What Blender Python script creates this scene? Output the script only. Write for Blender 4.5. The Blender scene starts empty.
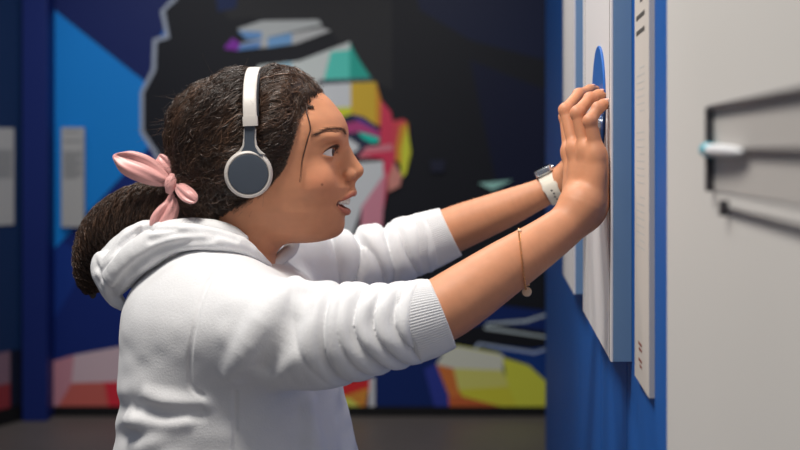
import bpy, math, random
import numpy as np
from concurrent.futures import ThreadPoolExecutor

rng = np.random.default_rng(7)
random.seed(7)
scene = bpy.context.scene
COL = scene.collection
CZ = 1.29            # eye height of the camera above the floor
FPX = 1000.0         # focal length in pixels of an 800 px wide frame
PI = math.pi


def P(u, v, D):
    return np.array([(u - 400.0) * D / FPX, D, CZ + (150.0 - v) * D / FPX])


def unit(a):
    a = np.asarray(a, float)
    return a / (np.linalg.norm(a) + 1e-12)


# ------------------------------------------------------------------ noise
def vnoise(p):
    i = np.floor(p).astype(np.int64)
    f = p - i
    u = f * f * (3 - 2 * f)

    def hsh(x, y, z):
        n = (x * 73856093) ^ (y * 19349663) ^ (z * 83492791)
        n = (n ^ (n >> 13)) * 1274126177
        n = n ^ (n >> 16)
        return (n & 0xFFFF) / 32767.5 - 1.0
    r = 0
    for dx in (0, 1):
        wx = u[:, 0] if dx else 1 - u[:, 0]
        for dy in (0, 1):
            wy = u[:, 1] if dy else 1 - u[:, 1]
            for dz in (0, 1):
                wz = u[:, 2] if dz else 1 - u[:, 2]
                r = r + hsh(i[:, 0] + dx, i[:, 1] + dy, i[:, 2] + dz) * wx * wy * wz
    return r


# ------------------------------------------------------------------ materials
def lin(c):
    c = np.asarray(c, float) / 255.0
    return np.where(c <= 0.04045, c / 12.92, ((c + 0.055) / 1.055) ** 2.4)


def mat(name, rgb, rough=0.5, spec=0.5, metal=0.0, var=0.0, vscale=20.0, bump=0.0, bscale=200.0,
        sss=0.0, sss_r=(1, .35, .2), sheen=0.0, attr=None, coat=0.0, linear=False, alpha=1.0):
    m = bpy.data.materials.new(name)
    m.use_nodes = True
    nt = m.node_tree
    b = nt.nodes['Principled BSDF']
    c = np.asarray(rgb, float) if linear else lin(rgb)
    b.inputs['Base Color'].default_value = (*c, 1)
    b.inputs['Roughness'].default_value = rough
    b.inputs['Specular IOR Level'].default_value = spec
    b.inputs['Metallic'].default_value = metal
    if sss:
        b.inputs['Subsurface Weight'].default_value = sss
        b.inputs['Subsurface Radius'].default_value = sss_r
        b.inputs['Subsurface Scale'].default_value = 0.006
    if sheen:
        b.inputs['Sheen Weight'].default_value = sheen
        b.inputs['Sheen Roughness'].default_value = 0.6
    if coat:
        b.inputs['Coat Weight'].default_value = coat
    src = None
    if attr:
        a = nt.nodes.new('ShaderNodeAttribute')
        a.attribute_name = attr
        src = a.outputs['Color']
    tc = nt.nodes.new('ShaderNodeTexCoord')
    if var:
        n = nt.nodes.new('ShaderNodeTexNoise')
        n.inputs['Scale'].default_value = vscale
        n.inputs['Detail'].default_value = 4
        nt.links.new(tc.outputs['Object'], n.inputs['Vector'])
        mr = nt.nodes.new('ShaderNodeMapRange')
        mr.inputs['From Min'].default_value = 0.3
        mr.inputs['From Max'].default_value = 0.7
        mr.inputs['To Min'].default_value = 1 - var
        mr.inputs['To Max'].default_value = 1 + var
        nt.links.new(n.outputs['Fac'], mr.inputs['Value'])
        vm = nt.nodes.new('ShaderNodeVectorMath')
        vm.operation = 'SCALE'
        if src is not None:
            nt.links.new(src, vm.inputs[0])
        else:
            vm.inputs[0].default_value = tuple(c)
        nt.links.new(mr.outputs['Result'], vm.inputs['Scale'])
        src = vm.outputs['Vector']
    if src is not None:
        nt.links.new(src, b.inputs['Base Color'])
    if bump:
        n2 = nt.nodes.new('ShaderNodeTexNoise')
        n2.inputs['Scale'].default_value = bscale
        n2.inputs['Detail'].default_value = 5
        nt.links.new(tc.outputs['Object'], n2.inputs['Vector'])
        bp = nt.nodes.new('ShaderNodeBump')
        bp.inputs['Strength'].default_value = bump
        bp.inputs['Distance'].default_value = 0.002
        nt.links.new(n2.outputs['Fac'], bp.inputs['Height'])
        nt.links.new(bp.outputs['Normal'], b.inputs['Normal'])
    return m


# ------------------------------------------------------------------ object helpers
def link(o, parent=None):
    COL.objects.link(o)
    if parent is not None:
        o.parent = parent
    return o


def tag(o, label=None, cat=None, group=None, kind=None):
    if label:
        o['label'] = label
    if cat:
        o['category'] = cat
    if group:
        o['group'] = group
    if kind:
        o['kind'] = kind
    return o


def empty(name, loc, label, cat, group=None):
    o = bpy.data.objects.new(name, None)
    o.location = tuple(loc)
    o.empty_display_size = 0.02
    COL.objects.link(o)
    return tag(o, label, cat, group)


class MB:
    """collects geometry for one mesh object"""

    def __init__(self):
        self.v = []
        self.f = []
        self.mi = []
        self.n = 0

    def add(self, verts, faces, mi=0):
        verts = np.asarray(verts, float)
        self.v.append(verts)
        for q in faces:
            self.f.append(tuple(int(i) + self.n for i in q))
            self.mi.append(mi)
        self.n += len(verts)
        return self

    def box(self, lo, hi, mi=0, M=None, origin=(0, 0, 0)):
        lo = np.minimum(lo, hi)
        hi = np.maximum(lo, hi)
        vs = np.array([[x, y, z] for x in (lo[0], hi[0]) for y in (lo[1], hi[1]) for z in (lo[2], hi[2])])
        if M is not None:
            vs = vs @ np.asarray(M) + np.asarray(origin)
        fs = [(0, 1, 3, 2), (4, 6, 7, 5), (0, 4, 5, 1), (2, 3, 7, 6), (0, 2, 6, 4), (1, 5, 7, 3)]
        return self.add(vs, fs, mi)

    def prism(self, pts, ext, mi=0):
        """closed polygon pts (n,3) extruded by the vector ext"""
        pts = np.asarray(pts, float)
        n = len(pts)
        vs = np.vstack([pts, pts + np.asarray(ext)])
        fs = [tuple(range(n))[::-1], tuple(range(n, 2 * n))]
        fs += [(i, (i + 1) % n, n + (i + 1) % n, n + i) for i in range(n)]
        return self.add(vs, fs, mi)

    def sweep(self, path, a, b, nrm, seg=24, power=2.0, mi=0, cap=True):
        """superelliptic tube: half-size a along cross(t,n), b along n"""
        path = np.asarray(path, float)
        N = len(path)
        a = np.broadcast_to(np.asarray(a, float), (N,))
        b = np.broadcast_to(np.asarray(b, float), (N,))
        nrm = np.broadcast_to(np.asarray(nrm, float), (N, 3))
        t = np.gradient(path, axis=0)
        t /= np.linalg.norm(t, axis=1, keepdims=True) + 1e-12
        n = nrm - (nrm * t).sum(1, keepdims=True) * t
        n /= np.linalg.norm(n, axis=1, keepdims=True) + 1e-12
        s = np.cross(t, n)
        th = np.linspace(0, 2 * PI, seg, endpoint=False)
        ct, st = np.cos(th), np.sin(th)
        ct = np.sign(ct) * np.abs(ct) ** (2 / power)
        st = np.sign(st) * np.abs(st) ** (2 / power)
        vs = path[:, None] + (a[:, None] * ct)[..., None] * s[:, None] + (b[:, None] * st)[..., None] * n[:, None]
        vs = vs.reshape(-1, 3)
        fs = []
        for i in range(N - 1):
            for j in range(seg):
                k = (j + 1) % seg
                fs.append((i * seg + j, i * seg + k, (i + 1) * seg + k, (i + 1) * seg + j))
        if cap:
            fs.append(tuple(range(seg))[::-1])
            fs.append(tuple(range((N - 1) * seg, N * seg)))
        return self.add(vs, fs, mi)

    def lathe(self, prof, origin, axis, up=(0, 0, 1), seg=64, mi=0):
        """profile of (radius, height along axis)"""
        axis = unit(axis)
        up = np.asarray(up, float)
        x = unit(up - (up @ axis) * axis)
        y = np.cross(axis, x)
        th = np.linspace(0, 2 * PI, seg, endpoint=False)
        vs = []
        for r, h in prof:
            vs.append(np.asarray(origin) + axis * h + r * (np.cos(th)[:, None] * x + np.sin(th)[:, None] * y))
        vs = np.vstack(vs)
        fs = []
        n = len(prof)
        for i in range(n - 1):
            for j in range(seg):
                k = (j + 1) % seg
                fs.append((i * seg + j, i * seg + k, (i + 1) * seg + k, (i + 1) * seg + j))
        fs.append(tuple(range(seg))[::-1])
        fs.append(tuple(range((n - 1) * seg, n * seg)))
        return self.add(vs, fs, mi)

    def ball(self, c, r, seg=16, axes=None, mi=0):
        r = np.broadcast_to(np.asarray(r, float), (3,))
        A = np.eye(3) if axes is None else np.asarray(axes)
        vs, fs = [], []
        for i in range(seg + 1):
            ph = PI * i / seg
            for j in range(seg * 2):
                th = PI * j / seg
                vs.append((math.sin(ph) * math.cos(th) * r[0], math.sin(ph) * math.sin(th) * r[1], math.cos(ph) * r[2]))
        vs = np.array(vs) @ A + np.asarray(c)
        m = seg * 2
        for i in range(seg):
            for j in range(m):
                k = (j + 1) % m
                fs.append((i * m + j, (i + 1) * m + j, (i + 1) * m + k, i * m + k))
        return self.add(vs, fs, mi)

    def build(self, name, mats, parent=None, smooth=True, bevel=0.0, sharp=True):
        me = bpy.data.meshes.new(name)
        vs = np.vstack(self.v)
        me.from_pydata(vs.tolist(), [], self.f)
        if not isinstance(mats, (list, tuple)):
            mats = [mats]
        for m in mats:
            me.materials.append(m)
        me.polygons.foreach_set('material_index', np.array(self.mi, np.int32))
        o = bpy.data.objects.new(name, me)
        finish(o, me, smooth, fix=True)
        if bevel:
            md = o.modifiers.new('bevel', 'BEVEL')
            md.width = bevel
            md.segments = 2
            md.limit_method = 'ANGLE'
        if smooth and sharp:
            try:
                me.set_sharp_from_angle(angle=math.radians(40))
            except Exception:
                pass
        return link(o, parent)


def finish(o, me, smooth, fix=False):
    if fix:
        import bmesh
        bm = bmesh.new()
        bm.from_mesh(me)
        bmesh.ops.recalc_face_normals(bm, faces=bm.faces)
        bm.to_mesh(me)
        bm.free()
    me.polygons.foreach_set('use_smooth', np.full(len(me.polygons), bool(smooth)))
    me.update()


def quads_mesh(name, verts, quads, mats, parent=None, mi=None, color=None, smooth=True):
    me = bpy.data.meshes.new(name)
    verts = np.ascontiguousarray(verts, np.float32)
    quads = np.ascontiguousarray(quads, np.int32)
    me.vertices.add(len(verts))
    me.vertices.foreach_set('co', verts.ravel())
    me.loops.add(quads.size)
    me.loops.foreach_set('vertex_index', quads.ravel())
    me.polygons.add(len(quads))
    me.polygons.foreach_set('loop_start', np.arange(0, quads.size, 4, dtype=np.int32))
    me.polygons.foreach_set('loop_total', np.full(len(quads), 4, np.int32))
    if not isinstance(mats, (list, tuple)):
        mats = [mats]
    for m in mats:
        me.materials.append(m)
    if mi is not None:
        me.polygons.foreach_set('material_index', np.asarray(mi, np.int32))
    me.update(calc_edges=True)
    me.validate()
    if color is not None:
        ca = me.color_attributes.new('tint', 'FLOAT_COLOR', 'POINT')
        ca.data.foreach_set('color', np.hstack([color, np.ones((len(color), 1))]).astype(np.float32).ravel())
    me.polygons.foreach_set('use_smooth', np.full(len(me.polygons), smooth))
    me.update()
    o = bpy.data.objects.new(name, me)
    return link(o, parent)


# ------------------------------------------------------------------ implicit surfaces
def smin(a, b, k):
    if k <= 0:
        return np.minimum(a, b)
    h = np.maximum(k - np.abs(a - b), 0) / k
    return np.minimum(a, b) - h * h * k * 0.25


def smax(a, b, k):
    return -smin(-a, -b, k)


def seg_d(p, a, b, ra, rb):
    ba = b - a
    pa = p - a
    t = np.clip(pa @ ba / (ba @ ba + 1e-12), 0, 1)
    return np.linalg.norm(pa - t[:, None] * ba, axis=1) - (ra + (rb - ra) * t)


def spline(pts, m=6):
    """Catmull-Rom through rows of any width"""
    pts = np.asarray(pts, float)
    q = np.vstack([2 * pts[0] - pts[1], pts, 2 * pts[-1] - pts[-2]])
    out = []
    for i in range(1, len(q) - 2):
        for t in np.linspace(0, 1, m, endpoint=False):
            a, b, c, d = q[i - 1], q[i], q[i + 1], q[i + 2]
            out.append(0.5 * (2 * b + (c - a) * t + (2 * a - 5 * b + 4 * c - d) * t * t + (3 * b - a - 3 * c + d) * t ** 3))
    out.append(pts[-1])
    return np.array(out)


def ell_d(p, c, r, A=None):
    q = p - np.asarray(c)
    if A is not None:
        q = q @ np.asarray(A).T
    r = np.asarray(r, float)
    k0 = np.linalg.norm(q / r, axis=1)
    k1 = np.linalg.norm(q / (r * r), axis=1) + 1e-12
    return k0 * (k0 - 1) / k1


class Field:
    BIG = 0.3

    def __init__(self):
        self.prims = []

    def add(self, fn, lo, hi, k=0.0, mode='u'):
        self.prims.append((fn, np.asarray(lo, float), np.asarray(hi, float), k, mode))

    def chain(self, pts, k=0.0, m=5, mode='u'):
        """pts rows x,y,z,r"""
        q = spline(pts, m) if m > 1 else np.asarray(pts, float)
        r = q[:, 3].max()
        lo, hi = q[:, :3].min(0) - r, q[:, :3].max(0) + r

        def fn(p):
            d = None
            for i in range(len(q) - 1):
                e = seg_d(p, q[i, :3], q[i + 1, :3], q[i, 3], q[i + 1, 3])
                d = e if d is None else np.minimum(d, e)
            return d
        self.add(fn, lo, hi, k, mode)

    def ell(self, c, r, k=0.0, mode='u', A=None):
        c = np.asarray(c, float)
        R = np.max(r)
        self.add(lambda p: ell_d(p, c, r, A), c - R, c + R, k, mode)

    def __call__(self, p):
        lo, hi = p.min(0), p.max(0)
        d = np.full(len(p), self.BIG)
        for fn, a, b, k, mode in self.prims:
            g = k + 0.03
            if np.any(a - g > hi) or np.any(b + g < lo):
                continue
            e = fn(p)
            if mode == 'u':
                d = smin(d, e, k)
            elif mode == 's':
                d = smax(d, -e, k)
            else:
                d = smax(d, e, k)
        return d


def sdf_mesh(f, lo, hi, h, slack=0.006, B=8):
    lo = np.asarray(lo, float)
    hi = np.asarray(hi, float)
    nb = np.ceil((hi - lo) / (h * B)).astype(int)
    gi = np.stack(np.meshgrid(*[np.arange(n) for n in nb], indexing='ij'), -1).reshape(-1, 3)
    sup = gi // 4
    order = np.lexsort((sup[:, 2], sup[:, 1], sup[:, 0]))
    gi = gi[order]
    sup = sup[order]
    key = (sup[:, 0] * 1000 + sup[:, 1]) * 1000 + sup[:, 2]
    cuts = np.flatnonzero(np.diff(key)) + 1
    off = np.stack(np.meshgrid(*[np.arange(B + 1)] * 3, indexing='ij'), -1).reshape(-1, 3)
    coff = np.stack(np.meshgrid(*[np.arange(B)] * 3, indexing='ij'), -1).reshape(-1, 3)
    corners = np.array([[0, 0, 0], [1, 0, 0], [0, 1, 0], [1, 1, 0], [0, 0, 1], [1, 0, 1], [0, 1, 1], [1, 1, 1]])
    cells, vals = [], []
    thr = h * B * 0.87 + slack
    def work(blk):
        c = lo + (blk + 0.5) * h * B
        keep = np.abs(f(c)) < thr
        blk = blk[keep]
        if not len(blk):
            return None
        pts = lo + (blk[:, None] * B + off[None]) * h
        d = f(pts.reshape(-1, 3)).reshape(len(blk), B + 1, B + 1, B + 1)
        cv = np.stack([d[:, a:a + B, b:b + B, e:e + B] for a, b, e in corners], -1).reshape(-1, 8)
        s = (cv < 0).sum(1)
        act = (s > 0) & (s < 8)
        ci = (blk[:, None] * B + coff[None]).reshape(-1, 3)[act]
        return ci, cv[act]

    with ThreadPoolExecutor(4) as ex:
        for r in ex.map(work, np.split(gi, cuts)):
            if r is not None:
                cells.append(r[0])
                vals.append(r[1])
    cells = np.vstack(cells)
    vals = np.vstack(vals)
    N = nb * B + 2
    cid = (cells[:, 0].astype(np.int64) * N[1] + cells[:, 1]) * N[2] + cells[:, 2]
    o = np.argsort(cid)
    cid, cells, vals = cid[o], cells[o], vals[o]
    edges = [(a, b) for a in range(8) for b in range(a + 1, 8) if np.abs(corners[a] - corners[b]).sum() == 1]
    acc = np.zeros((len(cells), 3))
    cnt = np.zeros(len(cells))
    for a, b in edges:
        va, vb = vals[:, a], vals[:, b]
        m = (va < 0) != (vb < 0)
        t = np.where(m, va / np.where(m, va - vb, 1), 0)
        pt = corners[a] + t[:, None] * (corners[b] - corners[a])
        acc += pt * m[:, None]
        cnt += m
    verts = lo + (cells + acc / cnt[:, None]) * h
    quads = []
    for ax in range(3):
        b_ = 1 << ax
        va, vb = vals[:, 0], vals[:, b_]
        m = np.flatnonzero((va < 0) != (vb < 0))
        d1, d2 = np.zeros(3, int), np.zeros(3, int)
        d1[(ax + 1) % 3] = 1
        d2[(ax + 2) % 3] = 1
        base = cells[m]
        q = []
        ok = np.ones(len(m), bool)
        for dd in (0 * d1, d1, d1 + d2, d2):
            c = base - dd
            k = (c[:, 0].astype(np.int64) * N[1] + c[:, 1]) * N[2] + c[:, 2]
            j = np.clip(np.searchsorted(cid, k), 0, len(cid) - 1)
            ok &= cid[j] == k
            q.append(j)
        q = np.stack(q, 1)[ok]
        flip = (va[m] >= 0)[ok]
        q[flip] = q[flip][:, ::-1]
        quads.append(q)
    return verts, np.vstack(quads)


def tubes(paths, rad, sides=3):
    """paths (M,N,3), rad (M,N) -> verts, quads"""
    M, N, _ = paths.shape
    t = np.gradient(paths, axis=1)
    t /= np.linalg.norm(t, axis=2, keepdims=True) + 1e-12
    ref = np.broadcast_to(rng.normal(size=(M, 1, 3)), paths.shape)
    n = np.cross(t, ref)
    n /= np.linalg.norm(n, axis=2, keepdims=True) + 1e-12
    b = np.cross(t, n)
    th = np.arange(sides) * 2 * PI / sides
    v = paths[:, :, None] + rad[:, :, None, None] * (np.cos(th)[:, None] * n[:, :, None] + np.sin(th)[:, None] * b[:, :, None])
    idx = np.arange(M * N * sides).reshape(M, N, sides)
    q = np.stack([idx[:, :-1], np.roll(idx, -1, 2)[:, :-1], np.roll(idx, -1, 2)[:, 1:], idx[:, 1:]], -1).reshape(-1, 4)
    return v.reshape(-1, 3), q


# ================================================================== MATERIALS
M = {}
M['skin'] = mat('skin', (180, 118, 86), rough=0.52, spec=0.35, sss=0.12, attr='tint', var=0.05, vscale=60, bump=0.05, bscale=900)
M['mouth'] = mat('mouth_lining', (70, 18, 16), rough=0.5)
M['hoodie'] = mat('white_fleece', (226, 226, 228), rough=0.95, spec=0.15, sheen=0.15, bump=0.22, bscale=420, var=0.02, vscale=40)
M['rib'] = mat('white_ribbing', (228, 228, 230), rough=0.95, spec=0.15, sheen=0.15)
M['hair'] = mat('dark_brown_hair', (60, 42, 32), rough=0.42, spec=0.6, attr='tint', var=0.25, vscale=60)
M['brow'] = mat('brow_hair', (70, 44, 32), rough=0.6)
M['eye_white'] = mat('eye_white', (225, 222, 222), rough=0.1, spec=0.5)
M['iris'] = mat('iris_brown', (48, 27, 18), rough=0.08, spec=0.6)
M['pupil'] = mat('pupil_black', (6, 5, 5), rough=0.05, spec=0.6)
M['teeth'] = mat('tooth_enamel', (238, 232, 222), rough=0.2, spec=0.5)
M['nail'] = mat('fingernail', (226, 170, 150), rough=0.25, spec=0.5)
M['denim'] = mat('dark_denim', (40, 48, 66), rough=0.9, var=0.15, vscale=300)
M['shoe'] = mat('white_shoe', (220, 220, 220), rough=0.6)
M['sole'] = mat('rubber_sole', (200, 198, 190), rough=0.7)
M['hp_white'] = mat('headphone_white', (200, 194, 188), rough=0.4, spec=0.4)
M['hp_grey'] = mat('headphone_slate', (70, 78, 89), rough=0.5, spec=0.35, bump=0.05, bscale=900)
M['hp_dark'] = mat('headphone_cushion', (44, 46, 52), rough=0.7)
M['satin'] = mat('pink_satin', (222, 160, 156), rough=0.38, spec=0.5, sheen=0.3, var=0.05, vscale=30)
M['watch_band'] = mat('watch_strap_white', (228, 222, 208), rough=0.6, spec=0.3)
M['steel'] = mat('watch_case_steel', (200, 205, 210), rough=0.22, metal=0.9)
M['glass_black'] = mat('watch_glass', (10, 12, 14), rough=0.06)
M['gold'] = mat('rose_gold', (224, 168, 108), rough=0.25, metal=1.0)
M['pearl'] = mat('charm_pearl', (236, 206, 176), rough=0.25, spec=0.6)
M['hole'] = mat('strap_hole', (28, 30, 36), rough=0.8)
M['wall_blue'] = mat('wall_blue_paint', (22, 92, 172), rough=0.55, spec=0.3, bump=0.03, bscale=300)
M['panel_white'] = mat('panel_white_print', (226, 222, 222), rough=0.5, spec=0.3)
M['panel_blue'] = mat('panel_edge_slate_blue', (112, 142, 174), rough=0.5, spec=0.3)
M['disc_blue'] = mat('disc_blue', (28, 96, 178), rough=0.4)
M['groove'] = mat('panel_groove', (120, 116, 116), rough=0.7)
M['text_board'] = mat('text_board', (212, 204, 196), rough=0.55, spec=0.3)
M['text_edge'] = mat('text_board_edge', (206, 204, 212), rough=0.5)
M['ink'] = mat('ink_grey', (74, 70, 66), rough=0.7)
M['ink_red'] = mat('ink_brown', (130, 70, 54), rough=0.7)
M['wall_white'] = mat('wall_white_paint', (214, 211, 207), rough=0.6, spec=0.2, var=0.015, vscale=3)
M['wall_dark'] = mat('wall_dark_paint', (14, 22, 48), rough=0.6)
M['floor'] = mat('floor_grey_vinyl', (122, 114, 108), rough=0.45, spec=0.3, var=0.08, vscale=2.5)
M['black'] = mat('black_baseboard', (10, 10, 12), rough=0.5)
M['pillar'] = mat('pillar_blue', (24, 44, 116), rough=0.5, spec=0.3)
M['rail_dark'] = mat('rail_dark_metal', (84, 82, 86), rough=0.45, metal=0.4)
M['recess'] = mat('recess_grey', (188, 184, 180), rough=0.6)
M['teal'] = mat('teal_plastic', (70, 176, 196), rough=0.4)
M['white_plastic'] = mat('white_plastic', (232, 234, 238), rough=0.35)
M['label'] = mat('label_board', (196, 194, 190), rough=0.6)
M['label_print'] = mat('label_print', (150, 150, 150), rough=0.6)

# ================================================================== SETTING
DB = 4.86            # back wall
XW = 0.1576          # where the right wall plane crosses depth 0; it runs along (0.095, 1)
SL = 0.095
WD = unit([SL, 1.0, 0.0])          # along the right wall, away from the camera
WN = np.array([-WD[1], WD[0], 0.0])  # out of the wall, towards the girl


def wall_pt(D, off=0.0, z=0.0):
    """point on the right wall at depth D, off metres out from the wall"""
    x = XW + SL * D
    return np.array([x - off, D, z])


def wall_slab(mb, D0, D1, z0, z1, o0, o1, mi=0):
    """box lying on the right wall between depths, heights and offsets"""
    pts = [wall_pt(D0, o0, z0), wall_pt(D1, o0, z0), wall_pt(D1, o1, z0), wall_pt(D0, o1, z0)]
    mb.prism(pts, (0, 0, z1 - z0), mi)
    return mb


m = MB()
m.box((-3.2, -0.6, -0.05), (2.2, 6.0, 0.0))
o = m.build('floor', M['floor'], smooth=False)
tag(o, kind='structure')

m = MB()
m.box((-2.2, DB + 0.012, 0), (2.0, DB + 0.15, 3.0))
o = m.build('wall_back', M['wall_dark'], smooth=False)
tag(o, kind='structure')

zb = CZ + (150 - 418) * DB / FPX
m = MB()
m.box((P(46, 0, DB)[0], DB - 0.02, 0), (0.92, DB + 0.012, P(0, 405, DB)[2]))
m.build('baseboard_back', M['black'], smooth=False, bevel=0.003)
tag(bpy.data.objects['baseboard_back'], kind='structure')

# right wall: blue boards with narrow joints, ending before the back wall
m = MB()
for a, b in ((0.898, 1.192), (1.196, 1.485), (1.489, 1.85), (1.854, 2.30), (2.304, 2.75), (2.754, 3.12)):
    wall_slab(m, a, b, 0.0, 3.0, -0.02, 0.0)
wall_slab(m, 0.898, 3.12, 0.0, 3.0, -0.10, -0.012)
o = m.build('wall_right', M['wall_blue'], smooth=False)
tag(o, kind='structure')
m = MB()
wall_slab(m, -0.5, 0.895, 0.0, 3.0, -0.10, 0.004)
o = m.build('wall_right.001', M['wall_white'], smooth=False, bevel=0.002)
tag(o, kind='structure')

# left: blue pillar and a darker wall coming towards the camera
xp0, xp1 = P(22, 0, 4.75)[0], P(47, 0, 4.75)[0]
m = MB()
m.box((xp0, 4.75, 0.0), (xp1, DB + 0.05, 3.0))
o = m.build('trim_1', M['pillar'], smooth=False, bevel=0.004)
tag(o, kind='structure')
A0 = np.array([xp0 - 0.0, 4.80, 0.0])
A1 = np.array([-2.30, 4.05, 0.0])
ld = unit(A1 - A0)
ln = np.array([-ld[1], ld[0], 0.0])
if ln[1] > 0:
    ln = -ln


def left_slab(mb, s0, s1, z0, z1, o0, o1, mi=0):
    b = A0 + ld * s0
    e = A0 + ld * s1
    pts = [b + ln * o0, e + ln * o0, e + ln * o1, b + ln * o1]
    mb.prism([q + np.array([0, 0, z0]) for q in pts], (0, 0, z1 - z0), mi)


def lbl_z(v):
    return CZ + (150 - v) * 4.7 / FPX


MUR = {}


def mcol(rgb, k=0.42):
    key = tuple(rgb)
    if key not in MUR:
        c = np.clip(lin(rgb) / k, 0.004, 0.85)
        MUR[key] = mat('mural_paint_%d_%d_%d' % key, c, rough=0.5, spec=0.25, linear=True)
    return MUR[key]


wl = [mat('wall_left_reflection_%d' % i, lin(c) / 0.42, rough=0.5, linear=True) for i, c in enumerate(((96, 74, 84), (104, 34, 38), (8, 30, 62)))]  # mural reflection in the left wall, put in as dull colour bands
m = MB()
left_slab(m, 0, 0.95, 0, 3.0, -0.1, 0.0)
left_slab(m, 0.09, 0.95, lbl_z(384), lbl_z(352), 0.0, 0.006, 1)
left_slab(m, 0.09, 0.95, 0.075, lbl_z(384), 0.0, 0.006, 2)
left_slab(m, 0.03, 0.95, lbl_z(352), 2.6, 0.0, 0.006, 3)
o = m.build('wall_left', [M['wall_dark']] + wl, smooth=False)
tag(o, kind='structure')
m = MB()
left_slab(m, 0.0, 0.95, 0, 0.075, 0.0, 0.015)
o = m.build('baseboard_left', M['black'], smooth=False)
tag(o, kind='structure')

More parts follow.
